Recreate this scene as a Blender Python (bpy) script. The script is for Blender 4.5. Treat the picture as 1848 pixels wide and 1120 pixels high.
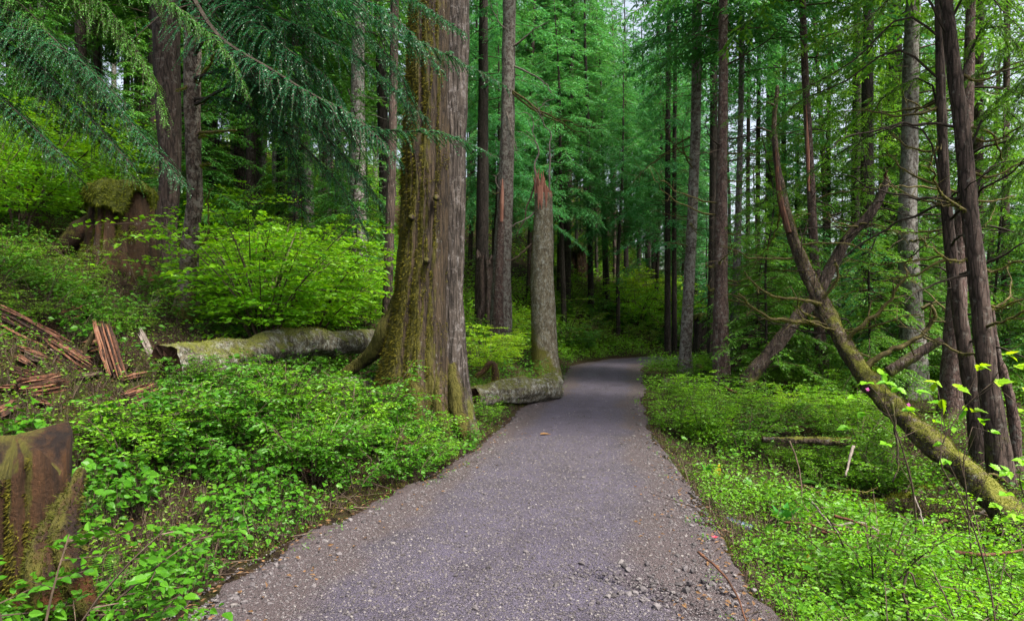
import bpy, math, random
import numpy as np
from mathutils import Vector

for o in list(bpy.data.objects):
    bpy.data.objects.remove(o, do_unlink=True)
SC = bpy.context.scene
COL = SC.collection
R = math.radians

# ------------------------------------------------------------------ camera, sky, sun, exposure
F, CX, HY, CH = 1150.0, 924.0, 585.0, 1.6        # focal length, centre, horizon in photo pixels; eye height in metres
cam = bpy.data.cameras.new('camera')
cam.sensor_width = 36.0
cam.lens = 36.0 * F / 1848.0
cam.shift_y = (HY - 560.0) / 1848.0
cam.clip_start, cam.clip_end = 0.05, 2000.0
camo = bpy.data.objects.new('camera', cam)
COL.objects.link(camo)
camo.location = (0, 0, CH)
camo.rotation_euler = (R(90), 0, 0)
SC.camera = camo

SUN_EL, SUN_AZ = R(58), R(130)                   # azimuth clockwise from +Y: behind and to the right of the viewer
w = bpy.data.worlds.new('World')
SC.world = w
w.use_nodes = True
wn = w.node_tree
bg = wn.nodes['Background']
sky = wn.nodes.new('ShaderNodeTexSky')
sky.sky_type = 'NISHITA'
sky.sun_disc = False
sky.sun_elevation = SUN_EL
sky.sun_rotation = SUN_AZ
sky.air_density, sky.dust_density, sky.ozone_density = 1.0, 6.0, 1.0
hs = wn.nodes.new('ShaderNodeHueSaturation')
hs.inputs['Saturation'].default_value = 0.55     # overcast: the blue is mostly veiled
wn.links.new(sky.outputs[0], hs.inputs['Color'])
wn.links.new(hs.outputs[0], bg.inputs[0])
bg.inputs[1].default_value = 0.06

sl = bpy.data.lights.new('sun', 'SUN')
sl.energy, sl.angle, sl.color = 1.5, R(11), (1.0, 0.94, 0.80)
so = bpy.data.objects.new('sun', sl)
COL.objects.link(so)
sd = Vector((math.sin(SUN_AZ) * math.cos(SUN_EL), math.cos(SUN_AZ) * math.cos(SUN_EL), math.sin(SUN_EL)))
so.rotation_euler = sd.to_track_quat('Z', 'Y').to_euler()
so.location = (0, 0, 60)

SC.view_settings.view_transform = 'Standard'
SC.view_settings.look = 'None'
SC.view_settings.gamma = 1.0
SC.view_settings.exposure = 2.7
SC.render.engine = 'CYCLES'
cy = SC.cycles
cy.use_denoising = True
cy.max_bounces, cy.diffuse_bounces, cy.glossy_bounces, cy.transmission_bounces = 6, 4, 2, 4
cy.caustics_reflective = cy.caustics_refractive = False

# ------------------------------------------------------------------ noise
_h = np.random.RandomState(7).rand(4096).astype(np.float32) * 2 - 1


def vnoise(p, seed=0):
    p = np.asarray(p, dtype=np.float64)
    i = np.floor(p).astype(np.int64)
    f = p - i
    f = f * f * (3 - 2 * f)
    out = 0
    for dx in (0, 1):
        for dy in (0, 1):
            for dz in (0, 1):
                k = ((i[:, 0] + dx) * 73856093 ^ (i[:, 1] + dy) * 19349663 ^ (i[:, 2] + dz) * 83492791 ^ seed * 2654435) & 0x7fffffff
                k = (k ^ (k >> 13)) * 1274126177 & 0x7fffffff
                v = _h[(k ^ (k >> 11)) & 4095]
                out = out + v * (f[:, 0] if dx else 1 - f[:, 0]) * (f[:, 1] if dy else 1 - f[:, 1]) * (f[:, 2] if dz else 1 - f[:, 2])
    return out


def fbm(p, oct=4, seed=0):
    p = np.asarray(p, dtype=np.float64)
    a, s, out = 1.0, 0.0, 0
    for k in range(oct):
        out = out + a * vnoise(p, seed + k * 17)
        s += a
        a *= 0.5
        p = p * 2.03
    return out / s


def n2(x, y, scale, oct=3, seed=0):
    x = np.asarray(x, float).ravel()
    y = np.asarray(y, float).ravel()
    return fbm(np.stack([x / scale, y / scale, np.full_like(x, 0.37 + seed)], 1), oct, seed)


def sstep(a, b, x):
    t = np.clip((np.asarray(x, float) - a) / (b - a), 0, 1)
    return t * t * (3 - 2 * t)


# ------------------------------------------------------------------ terrain
PATH = np.array([  # centre x, y, half width
    (-0.1, -14, 1.7), (-0.2, -4, 1.7), (-0.2, 2.4, 1.62), (-0.24, 3.44, 1.60), (-0.09, 4.43, 1.54), (0.10, 5.18, 1.49), (0.29, 5.84, 1.38), (0.52, 6.94, 1.26), (0.79, 8.56, 1.14),
    (1.16, 11.15, 1.12), (2.26, 16, 1.02), (3.1, 21.6, 1.25), (4.3, 26.3, 1.4), (6.5, 29.6, 1.3), (11, 33, 1.2), (18, 36.5, 1.2), (30, 41, 1.2), (60, 47, 1.2), (140, 58, 1.2)])
_t = np.cumsum(np.r_[0, np.hypot(np.diff(PATH[:, 0]), np.diff(PATH[:, 1]))])


def catmull(P, t, n):
    P = np.asarray(P, float)
    t = np.asarray(t, float)
    m = np.gradient(P, t, axis=0)
    q = np.linspace(t[0], t[-1], n) if np.isscalar(n) else np.asarray(n)
    k = np.clip(np.searchsorted(t, q, side='right') - 1, 0, len(t) - 2)
    h = (t[k + 1] - t[k])[:, None]
    u = ((q - t[k])[:, None]) / h
    return (2 * u**3 - 3 * u**2 + 1) * P[k] + (u**3 - 2 * u**2 + u) * h * m[k] + (-2 * u**3 + 3 * u**2) * P[k + 1] + (u**3 - u**2) * h * m[k + 1]


_q = np.r_[np.arange(0, 50, 0.25), np.arange(50, _t[-1], 2.0)]
CL = catmull(PATH, _t, _q)
CT = np.gradient(CL[:, :2], _q, axis=0)
CT /= np.linalg.norm(CT, axis=1)[:, None]


def pdist(x, y):
    """signed distance beyond the path edge (+) and side: left +1, right -1"""
    x = np.asarray(x, float).ravel()
    y = np.asarray(y, float).ravel()
    d = np.empty_like(x)
    sg = np.empty_like(x)
    for a in range(0, len(x), 20000):
        dx = x[a:a + 20000, None] - CL[None, :, 0]
        dy = y[a:a + 20000, None] - CL[None, :, 1]
        D = dx * dx + dy * dy
        k = D.argmin(1)
        r = np.arange(len(k))
        cr = CT[k, 0] * dy[r, k] - CT[k, 1] * dx[r, k]
        d[a:a + 20000] = np.sqrt(D[r, k]) - CL[k, 2]
        sg[a:a + 20000] = np.where(cr >= 0, 1, -1)
    return d, sg


def H(x, y, bumps=True):
    x = np.atleast_1d(np.asarray(x, float)).ravel()
    y = np.atleast_1d(np.asarray(y, float)).ravel()
    d, sg = pdist(x, y)
    e = np.maximum(d, 0)
    k = 0.40 - 0.36 * sstep(5, 17, x - 0.12 * np.maximum(y - 30, 0))
    k = k * (0.45 + 0.55 * sstep(3.4, 6.6, y))
    es = np.where(e < 55, e, 55 + (e - 55) * 0.15)
    left = k * (es - 0.35 * (1 - np.exp(-es / 0.35))) + 0.02 * (1 - np.exp(-es / 0.25))
    dep = 0.52 - 0.36 * sstep(8.5, 15, y)
    right = -dep * (1 - np.exp(-e / 0.75)) - 0.25 * np.exp(-((e - 2.6) / 1.0)**2) * (1 - sstep(8, 13, y)) + 0.012 * np.maximum(e - 8, 0)
    z = np.where(sg > 0, left, right)
    if bumps:
        a = sstep(0, 1.2, e)
        z = z + a * (0.16 * n2(x, y, 2.6, 3, 3) + 0.07 * n2(x, y, 0.55, 2, 5)) + sstep(3, 10, e) * 0.5 * n2(x, y, 9, 2, 9)
    return np.where(d < 0, -0.035, z)


def H1(x, y):
    return float(H([x], [y])[0])


def P(px, py, Y):
    return np.array([(px - CX) / F * Y, Y, CH - (py - HY) / F * Y])


_ys = np.r_[np.arange(2.4, 12, 0.04), np.arange(12, 90, 0.15)]


def G(px, py):
    """where the sight line through this photo pixel meets the ground"""
    x = (px - CX) / F * _ys
    z = CH - (py - HY) / F * _ys
    h = H(x, _ys)
    k = np.nonzero(z <= h)[0]
    i = k[0] if len(k) else len(_ys) - 1
    return np.array([x[i], _ys[i], h[i]])


# ------------------------------------------------------------------ mesh helpers
class MB:
    def __init__(s):
        s.V, s.Fs, s.M, s.n = [], [], [], 0

    def add(s, V, Fc, m=0):
        if len(V) == 0:
            return s
        V = np.asarray(V, np.float32).reshape(-1, 3)
        for f in (Fc if isinstance(Fc, list) else [Fc]):
            f = np.asarray(f, np.int32)
            if len(f):
                s.Fs.append(f + s.n)
                s.M.append(m)
        s.V.append(V)
        s.n += len(V)
        return s

    def mesh(s, name, mats, smooth=False):
        me = bpy.data.meshes.new(name)
        V = np.concatenate(s.V)
        me.vertices.add(len(V))
        me.vertices.foreach_set('co', V.ravel())
        lt = np.concatenate([np.full(len(f), f.shape[1], np.int32) for f in s.Fs])
        li = np.concatenate([f.ravel() for f in s.Fs]).astype(np.int32)
        me.loops.add(len(li))
        me.loops.foreach_set('vertex_index', li)
        me.polygons.add(len(lt))
        me.polygons.foreach_set('loop_start', np.r_[0, np.cumsum(lt)[:-1]].astype(np.int32))
        me.polygons.foreach_set('loop_total', lt)
        me.polygons.foreach_set('material_index', np.concatenate([np.full(len(f), m, np.int32) for f, m in zip(s.Fs, s.M)]))
        me.polygons.foreach_set('use_smooth', np.full(len(lt), smooth, dtype=bool))
        for m in (mats if isinstance(mats, (list, tuple)) else [mats]):
            me.materials.append(m)
        me.update()
        me.validate()
        return me

    def obj(s, name, mats, parent=None, loc=(0, 0, 0), smooth=False):
        return link(name, s.mesh(name, mats, smooth), parent, loc)


def link(name, data, parent=None, loc=(0, 0, 0)):
    o = bpy.data.objects.new(name, data)
    COL.objects.link(o)
    o.location = tuple(float(v) for v in loc)
    if parent is not None:
        o.parent = parent
    return o


def tag(o, label=None, cat=None, group=None, kind=None):
    for k, v in (('label', label), ('category', cat), ('group', group), ('kind', kind)):
        if v:
            o[k] = v
    return o


def thing(name, label, cat, loc, group=None):
    return tag(link(name, None, None, loc), label, cat, group)


def copy_tree(o, parent=None):
    c = o.copy()
    COL.objects.link(c)
    if parent is not None:
        c.parent = parent
    for ch in list(o.children):
        copy_tree(ch, c)
    return c


def unit(v):
    v = np.asarray(v, float)
    return v / np.maximum(np.linalg.norm(v, axis=-1, keepdims=True), 1e-9)


LEAF = (np.array([(0, 0, 0), (.42, .5, .10), (1, 0, -.05), (.42, -.5, .10)]), np.array([(0, 1, 2), (0, 2, 3)]))
BLADE = (np.array([(0, 0, 0), (.4, .5, 0), (1, 0, 0), (.4, -.5, 0)]), np.array([(0, 1, 2, 3)]))
OVAL = (np.array([(0, 0, 0), (.35, 0, -.02), (.7, 0, -.04), (1, 0, -.14), (.06, .22, .03), (.32, .5, .10), (.68, .36, .05), (.06, -.22, .03), (.32, -.5, .10), (.68, -.36, .05)]),
        [np.array([(0, 1, 5, 4), (1, 2, 6, 5), (0, 7, 8, 1), (1, 8, 9, 2)]), np.array([(2, 3, 6), (2, 9, 3)])])
# a lobed leaf with a toothed edge
_lt = np.array([(0, 0), (.02, .16), (.16, .42), (.26, .36), (.40, .52), (.48, .36), (.66, .36), (.74, .2), (.86, .14), (1, 0)])
_LV = [(0.3, 0, -.02), (0.65, 0, -.03)] + [(a, b, .10 * b / .5 - .1 * a * a) for a, b in _lt] + [(a, -b, .10 * b / .5 - .1 * a * a) for a, b in _lt[1:-1]]
_Lf = [(0, 2 + i, 3 + i) for i in range(0, 5)] + [(0, 7, 1)] + [(1, 2 + i, 3 + i) for i in range(5, 9)]
_rr = [2] + list(range(12, 20)) + [11]
_Lf += [(0, _rr[i + 1], _rr[i]) for i in range(0, 5)] + [(0, 1, _rr[5])] + [(1, _rr[i + 1], _rr[i]) for i in range(5, 9)]
LOBED = (np.array(_LV), np.array(_Lf))


def scatter(T, pos, d, up, L, W):
    TV, TF = T
    d = unit(d)
    side = np.cross(d, up)
    side = unit(side + 1e-6)
    n = np.cross(side, d)
    N = len(pos)
    L = np.broadcast_to(np.asarray(L, float), (N,))[:, None, None]
    W = np.broadcast_to(np.asarray(W, float), (N,))[:, None, None]
    V = pos[:, None, :] + TV[None, :, 0:1] * d[:, None, :] * L + TV[None, :, 1:2] * side[:, None, :] * W + TV[None, :, 2:3] * n[:, None, :] * L
    off = (np.arange(N) * len(TV))[:, None, None]
    fs = [(f[None] + off).reshape(-1, f.shape[1]) for f in (TF if isinstance(TF, list) else [TF])]
    return V.reshape(-1, 3), fs


def strips(p0, p1, r0, r1):
    p0, p1 = np.asarray(p0, float), np.asarray(p1, float)
    d = unit(p1 - p0)
    a = unit(np.cross(d, np.where(np.abs(d[:, 2:3]) > .9, np.array([[1., 0, 0]]), np.array([[0, 0, 1.]]))))
    b = np.cross(d, a)
    N = len(p0)
    r0 = np.broadcast_to(np.asarray(r0, float), (N,))[:, None]
    r1 = np.broadcast_to(np.asarray(r1, float), (N,))[:, None]
    V = []
    for c, r in ((p0, r0), (p1, r1)):
        for k in range(3):
            th = 2.0944 * k
            V.append(c + r * (a * math.cos(th) + b * math.sin(th)))
    V = np.stack(V, 1).reshape(-1, 3)
    f = np.array([(0, 1, 4, 3), (1, 2, 5, 4), (2, 0, 3, 5)])
    return V, (f[None] + (np.arange(N) * 6)[:, None, None]).reshape(-1, 4)


def frames(A):
    T = unit(np.gradient(A, axis=0))
    u = np.array([1., 0, 0]) if abs(T[0][0]) < .85 else np.array([0, 1., 0])
    U = []
    for t in T:
        u = u - t * np.dot(u, t)
        u = u / np.linalg.norm(u)
        U.append(u)
    U = np.array(U)
    return T, U, np.cross(T, U)


def grid_faces(nr, ns):
    i = np.arange(nr - 1)[:, None] * ns
    j = np.arange(ns)[None]
    j2 = (j + 1) % ns
    return np.stack([i + j, i + j2, i + ns + j2, i + ns + j], -1).reshape(-1, 4)


def tube(pts, rad, ns=6, nr=None, bark=0.0, seed=0, flare=0.0, fh=0.3, lobes=None, cap=True, kz=0.25, grooves=(), lump=0.06):
    """tapering tube along a smooth line; flare + lobes widen its foot, bark roughens its skin"""
    pts = np.asarray(pts, float)
    rad = np.asarray(rad, float)
    t = np.r_[0, np.cumsum(np.linalg.norm(np.diff(pts, axis=0), axis=1))]
    nr = nr or max(3, 2 * len(pts))
    q = np.linspace(0, t[-1], nr)
    if flare > 0:
        q = t[-1] * (np.linspace(0, 1, nr)**1.5)
    A = catmull(pts, t, q) if len(pts) > 2 else pts[0] + (pts[1] - pts[0]) * (q / t[-1])[:, None]
    r = np.interp(q, t, rad)
    T, U, W = frames(A)
    th = np.linspace(0, 2 * math.pi, ns, endpoint=False)
    C, S = np.cos(th), np.sin(th)
    RR = np.repeat(r[:, None], ns, 1)
    if flare > 0:
        h = q[:, None]
        lb = np.zeros(ns)
        for (a0, am, wd) in (lobes or [(0.6, 1, .5), (2.3, .8, .4), (3.9, 1, .5), (5.3, .7, .4)]):
            dd = (th - a0 + math.pi) % (2 * math.pi) - math.pi
            lb = np.maximum(lb, am * np.exp(-(dd / wd)**2))
        RR = RR * (1 + flare * np.exp(-h / fh) * (0.3 + lb[None]) + flare * 0.5 * np.exp(-h / (fh * 3)) * lb[None])
    for (a0, dp, wd) in grooves:
        wob = a0 + 0.12 * np.sin(q * 1.3 + seed)[:, None]
        dd = (th[None] - wob + math.pi) % (2 * math.pi) - math.pi
        RR = RR * (1 - dp * np.exp(-(dd / wd)**2))
    if bark > 0:
        rm = float(np.mean(rad))
        bf = 9. if rm < .25 else 15.
        c = np.stack([np.repeat((C * rm)[None], nr, 0), np.repeat((S * rm)[None], nr, 0), np.repeat(q[:, None], ns, 1)], -1).reshape(-1, 3)
        s = 1.0 / max(rm, .05)
        nz = fbm(c * np.array([s * 1.1, s * 1.1, s * .35]), 2, seed + 40) * lump * 1.6
        rg = 1 - np.abs(fbm(c * np.array([bf, bf, bf * kz]) * max(1., .35 / max(rm, .05)) * .9, 3, seed)) * 2
        RR = RR * (.97 + nz.reshape(nr, ns)) + bark * (rg.reshape(nr, ns) - .8)
    V = A[:, None] + RR[..., None] * (C[None, :, None] * U[:, None] + S[None, :, None] * W[:, None])
    V = V.reshape(-1, 3)
    fs = [grid_faces(nr, ns)]
    if cap:
        V = np.vstack([V, A[:1], A[-1:]])
        k = np.arange(ns)
        fs.append(np.stack([np.full(ns, len(V) - 2), (k + 1) % ns, k], 1))
        b = (nr - 1) * ns
        fs.append(np.stack([np.full(ns, len(V) - 1), b + k, b + (k + 1) % ns], 1))
    return V, fs


def fuzz(B, V, Fq, n, L, W, rng, cond=None, m=0, down=0.3):
    """short blades standing off a skin: moss"""
    f = Fq[0] if isinstance(Fq, list) else Fq
    f = f[f.max(1) < len(V)]
    a, b, c, d = (V[f[:, k]] for k in range(4))
    nm = np.cross(c - a, d - b)
    ar = np.linalg.norm(nm, axis=1) + 1e-12
    k = rng.choice(len(f), n, p=ar / ar.sum())
    u, v = rng.rand(n, 1), rng.rand(n, 1)
    p = (a[k] * (1 - u) + b[k] * u) * (1 - v) + (d[k] * (1 - u) + c[k] * u) * v
    nn = unit(nm[k])
    if cond is not None:
        ok = cond(p, nn)
        p, nn = p[ok], nn[ok]
    n = len(p)
    if n == 0:
        return
    d_ = unit(nn * .8 + rng.randn(n, 3) * .45 + np.array([0, 0, -down]))
    L_ = L * (0.5 + rng.rand(n))
    B.add(*scatter(BLADE, p - nn * .004, d_, unit(rng.randn(n, 3)), L_, W), m)


# ------------------------------------------------------------------ materials
class NT:
    def __init__(s, name):
        s.m = bpy.data.materials.new(name)
        s.m.use_nodes = True
        s.t = s.m.node_tree
        s.t.nodes.clear()
        s.out = s.t.nodes.new('ShaderNodeOutputMaterial')

    def n(s, ty, ins=None, **props):
        nd = s.t.nodes.new('ShaderNode' + ty)
        for k, v in props.items():
            setattr(nd, k, v)
        for k, v in (ins or {}).items():
            i = nd.inputs[k]
            if hasattr(v, 'links'):
                s.t.links.new(v, i)
            elif isinstance(v, tuple) and len(v) == 3 and i.type == 'RGBA':
                i.default_value = (*v, 1)
            else:
                i.default_value = v
        return nd

    def math(s, op, a, b=0.0, clamp=False):
        return s.n('Math', {0: a, 1: b}, operation=op, use_clamp=clamp).outputs[0]

    def mix(s, f, a, b, mode='MIX'):
        nd = s.n('Mix', data_type='RGBA', blend_type=mode)
        for i, v in ((0, f), (6, a), (7, b)):
            sk = nd.inputs[i]
            if hasattr(v, 'links'):
                s.t.links.new(v, sk)
            else:
                sk.default_value = (*v, 1) if isinstance(v, tuple) else v
        return nd.outputs[2]

    def ramp(s, f, *stops):
        nd = s.n('ValToRGB', {0: f})
        e = nd.color_ramp.elements
        while len(e) < len(stops):
            e.new(0.5)
        for el, (p, c) in zip(e, stops):
            el.position = p
            el.color = (*c, 1) if isinstance(c, tuple) else (c, c, c, 1)
        return nd.outputs[0]

    def noise(s, v, sc, det=4, rough=.55, dist=0.0):
        return s.n('TexNoise', {'Vector': v, 'Scale': sc, 'Detail': det, 'Roughness': rough, 'Distortion': dist}).outputs['Fac']

    def end(s, sh, disp=None):
        s.t.links.new(sh, s.out.inputs['Surface'])
        return s.m


def leaf_mat(name, c1, c2, tr=.45, rough=.45, spec=.35, gain=1.5, odd=.35):
    t = NT(name)
    ri = t.n('NewGeometry').outputs['Random Per Island']
    ro = t.n('ObjectInfo').outputs['Random']
    f = t.math('ADD', t.math('MULTIPLY', ri, 1 - odd), t.math('MULTIPLY', ro, odd))
    c = t.mix(f, c1, c2)
    tc = t.mix(1.0, c, (1.25, 1.05, .6), 'MULTIPLY')
    p = t.n('BsdfPrincipled', {'Base Color': c, 'Roughness': rough, 'Specular IOR Level': spec})
    q = t.n('BsdfTranslucent', {'Color': tc})
    mx = t.n('MixShader', {0: tr, 1: p.outputs[0], 2: q.outputs[0]})
    return t.end(mx.outputs[0])


def bark_mat(name, dark, light, moss=0.0, mosscol=((.035, .05, .008), (.12, .12, .02)), side=(0, 0, 0), lichen=.25, sc=7.0, kz=.16, lichcol=(.30, .31, .28), low=0.0, bump=.6, red=None, cr=.22):
    t = NT(name)
    light = tuple(v * .78 for v in light)
    lichcol = tuple(v * .85 for v in lichcol)
    o = t.n('TexCoord').outputs['Object']
    ro = t.n('ObjectInfo').outputs['Random']
    mp = t.n('Mapping', {'Vector': o, 'Scale': (1, 1, kz)}).outputs[0]
    n1 = t.noise(mp, sc, 9, .72, .3)
    n2_ = t.noise(o, 38, 5, .7)
    n3 = t.noise(o, 2.2, 4, .6)
    vor = t.n('TexVoronoi', {'Vector': mp, 'Scale': sc * 2.6}, feature='DISTANCE_TO_EDGE').outputs['Distance']
    crack = t.ramp(vor, (0, 0.0), (.16, 1.0))
    hgt = t.math('ADD', t.math('MULTIPLY', n1, 1.0), t.math('MULTIPLY', crack, cr))
    mid = tuple((a + b) * .42 for a, b in zip(dark, light))
    c = t.ramp(t.math('ADD', hgt, t.math('MULTIPLY', n2_, .25)), (.55, dark), (.74, mid), (.93, light))
    if red:
        c = t.mix(t.ramp(n3, (.56, 0.0), (.68, 1.0)), c, red)
    if lichen > 0:
        lm = t.ramp(t.math('ADD', t.noise(o, 11, 6, .75), t.math('MULTIPLY', n1, .35)), (.80 - .25 * lichen, 0.0), (.92 - .25 * lichen, .8))
        c = t.mix(lm, c, lichcol)
    c = t.mix(1.0, c, t.ramp(ro, (0, .72), (1, 1.2)), 'MULTIPLY')
    if moss > 0:
        mn = t.noise(o, 3.2, 8, .7, .4)
        nd = t.n('NewGeometry').outputs['Normal']
        dt = t.n('VectorMath', {0: nd, 1: side}, operation='DOT_PRODUCT').outputs['Value']
        z = t.n('SeparateXYZ', {0: o}).outputs['Z']
        lw = t.math('MULTIPLY', t.math('SUBTRACT', 1.0, t.math('DIVIDE', z, 1.6), True), low)
        mm = t.math('ADD', t.math('ADD', mn, t.math('MULTIPLY', dt, .3)), t.math('ADD', lw, moss - .5))
        mk = t.ramp(mm, (.46, 0.0), (.60, 1.0))
        mc = t.mix(t.noise(o, 24, 4, .8), mosscol[0], mosscol[1])
        c = t.mix(mk, c, mc)
    bp = t.n('Bump', {'Height': t.math('ADD', hgt, t.math('MULTIPLY', n2_, .35)), 'Strength': bump, 'Distance': .05}).outputs[0]
    p = t.n('BsdfPrincipled', {'Base Color': c, 'Roughness': .88, 'Specular IOR Level': .25, 'Normal': bp})
    return t.end(p.outputs[0])


def noise_mat(name, stops, sc=8.0, stretch=(1, 1, 1), rough=.9, bump=.5, island=0.0, spec=.25, dist=.02):
    t = NT(name)
    o = t.n('TexCoord').outputs['Object']
    mp = t.n('Mapping', {'Vector': o, 'Scale': stretch}).outputs[0]
    n1 = t.noise(mp, sc, 7, .65, .3)
    n2_ = t.noise(o, sc * 6, 3, .6)
    f = t.math('ADD', t.math('MULTIPLY', n1, .8), t.math('MULTIPLY', n2_, .2))
    if island > 0:
        f = t.math('ADD', f, t.math('MULTIPLY', t.math('SUBTRACT', t.n('NewGeometry').outputs['Random Per Island'], .5), island))
    c = t.ramp(f, *stops)
    bp = t.n('Bump', {'Height': f, 'Strength': bump, 'Distance': dist}).outputs[0]
    return t.end(t.n('BsdfPrincipled', {'Base Color': c, 'Roughness': rough, 'Specular IOR Level': spec, 'Normal': bp}).outputs[0])


def ground_mat():
    t = NT('forest_soil')
    o = t.n('TexCoord').outputs['Object']
    n1 = t.noise(o, 1.1, 8, .65)
    n2_ = t.noise(o, 14, 6, .7)
    n3 = t.noise(o, 60, 3, .7)
    dirt = t.ramp(n2_, (.35, (.008, .005, .003)), (.52, (.035, .019, .010)), (.7, (.085, .046, .025)))
    moss = t.mix(n3, (.012, .018, .003), (.055, .065, .010))
    c = t.mix(t.ramp(t.math('ADD', n1, t.math('MULTIPLY', n2_, .5)), (.72, 0.0), (.86, 1.0)), dirt, moss)
    bp = t.n('Bump', {'Height': t.math('ADD', n2_, t.math('MULTIPLY', n3, .4)), 'Strength': 1.0, 'Distance': .12}).outputs[0]
    return t.end(t.n('BsdfPrincipled', {'Base Color': c, 'Roughness': .95, 'Specular IOR Level': .15, 'Normal': bp}).outputs[0])


def gravel_mat():
    t = NT('gravel')
    o = t.n('TexCoord').outputs['Object']
    v1 = t.n('TexVoronoi', {'Vector': o, 'Scale': 70.0, 'Randomness': 1.0})
    v2 = t.n('TexVoronoi', {'Vector': o, 'Scale': 155.0})
    b1 = t.n('SeparateColor', {0: v1.outputs['Color']}).outputs[0]
    b2 = t.n('SeparateColor', {0: v2.outputs['Color']}).outputs[1]
    big = t.noise(o, .7, 5, .6)
    c1 = t.ramp(b1, (0, (.019, .016, .019)), (.5, (.040, .036, .046)), (.85, (.074, .066, .080)), (1, (.19, .175, .18)))
    c2 = t.ramp(b2, (0, (.026, .022, .023)), (.7, (.046, .041, .051)), (1, (.145, .133, .14)))
    c = t.mix(t.ramp(t.noise(o, 4, 5, .7), (.42, 0.0), (.58, 1.0)), c1, c2)
    c = t.mix(t.ramp(big, (.38, .0), (.62, .75)), c, (.064, .057, .072))
    c = t.mix(t.ramp(t.noise(o, 1.7, 6, .7, .6), (.50, 0.0), (.62, .65)), c, t.mix(1.0, c, (.52, .49, .50), 'MULTIPLY'))
    ctr = t.n('Attribute', attribute_name='edge').outputs['Fac']
    trk = t.math('MULTIPLY', t.math('SUBTRACT', 1.0, t.math('MULTIPLY', t.math('ABSOLUTE', t.math('SUBTRACT', ctr, .28)), 2.6), True), t.ramp(t.noise(o, 3.1, 6, .7), (.40, 0.0), (.60, .8)))
    c = t.mix(trk, c, t.mix(t.noise(o, 120, 2, .6), (.047, .042, .057), (.095, .086, .112)))
    # trodden mud along the edges of the way
    x = t.n('Attribute', attribute_name='edge').outputs['Fac']
    mud = t.mix(t.noise(o, 26, 5, .75), (.022, .016, .012), (.105, .082, .070))
    c = t.mix(t.math('MULTIPLY', t.ramp(t.math('ADD', x, t.math('MULTIPLY', big, .55)), (.85, 0.0), (1.25, 1.0)), .8), c, mud)
    c = t.mix(1.0, c, (1.0, .95, 1.12), 'MULTIPLY')
    hh = t.math('SUBTRACT', 1.0, v1.outputs['Distance'])
    hh = t.math('ADD', hh, t.math('MULTIPLY', t.math('SUBTRACT', 1.0, v2.outputs['Distance']), .5))
    bp = t.n('Bump', {'Height': hh, 'Strength': 1.0, 'Distance': .016}).outputs[0]
    return t.end(t.n('BsdfPrincipled', {'Base Color': c, 'Roughness': .82, 'Specular IOR Level': .35, 'Normal': bp}).outputs[0])


def pebble_mat():
    t = NT('pebble')
    r = t.n('NewGeometry').outputs['Random Per Island']
    o = t.n('TexCoord').outputs['Object']
    c = t.ramp(r, (0, (.022, .019, .021)), (.5, (.060, .052, .058)), (.88, (.11, .098, .105)), (.99, (.17, .155, .15)), (1, (.27, .255, .245)))
    c = t.mix(t.noise(o, 90, 3), c, t.mix(.5, c, (.05, .04, .04)))
    return t.end(t.n('BsdfPrincipled', {'Base Color': c, 'Roughness': .75}).outputs[0])


M = {}
M['soil'] = ground_mat()
M['gravel'] = gravel_mat()
M['pebble'] = pebble_mat()
M['fresh'] = leaf_mat('fresh_leaf', (.085, .31, .006), (.24, .50, .012), tr=.5)
M['bankleaf'] = leaf_mat('bank_leaf', (.035, .14, .005), (.16, .37, .010), tr=.42, odd=.55)
M['limb'] = noise_mat('dark_limb', ((.3, (.010, .007, .005)), (.55, (.030, .022, .016)), (.75, (.07, .055, .045))), 14, (1, 1, .4))
M['lime'] = leaf_mat('lime_leaf', (.13, .34, .006), (.32, .52, .014), tr=.5)
M['olive'] = leaf_mat('olive_leaf', (.06, .17, .008), (.16, .27, .014))
M['cover'] = leaf_mat('ground_leaf', (.016, .090, .005), (.075, .22, .010), tr=.35, rough=.42, spec=.25)
M['deep'] = leaf_mat('deep_leaf', (.022, .11, .010), (.07, .22, .016), tr=.4)
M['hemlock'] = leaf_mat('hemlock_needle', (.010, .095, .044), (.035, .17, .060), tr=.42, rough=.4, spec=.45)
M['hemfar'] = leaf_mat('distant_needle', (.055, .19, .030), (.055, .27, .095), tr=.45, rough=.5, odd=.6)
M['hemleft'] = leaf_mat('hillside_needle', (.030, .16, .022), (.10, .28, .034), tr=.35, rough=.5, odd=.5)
M['hemright'] = leaf_mat('yellowgreen_needle', (.045, .17, .018), (.12, .28, .026), tr=.5, rough=.45, odd=.4)  # yellow-green needles of the right-hand hemlocks
M['moss'] = leaf_mat('moss_blade', (.05, .07, .006), (.17, .19, .018), tr=.3, rough=.8, spec=.1)
M['moss_dark'] = leaf_mat('dark_moss_blade', (.028, .04, .006), (.085, .085, .014), tr=.25, rough=.85, spec=.1)
M['moss_gold'] = leaf_mat('golden_moss_blade', (.035, .035, .005), (.15, .135, .016), tr=.3, rough=.85, spec=.1)
M['moss_skin'] = noise_mat('moss_skin', ((.3, (.012, .014, .004)), (.5, (.045, .055, .008)), (.7, (.10, .11, .014))), 9, bump=.9)
M['twig'] = noise_mat('twig', ((.3, (.022, .015, .010)), (.6, (.075, .052, .036)), (.8, (.14, .11, .085))), 14, (1, 1, .4), island=.3)
M['redwood'] = noise_mat('torn_wood', ((.30, (.010, .006, .004)), (.50, (.050, .023, .014)), (.66, (.125, .052, .028)), (.85, (.17, .10, .068))), 9, (2.2, 2.2, .35), bump=.9, island=.45)
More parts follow.
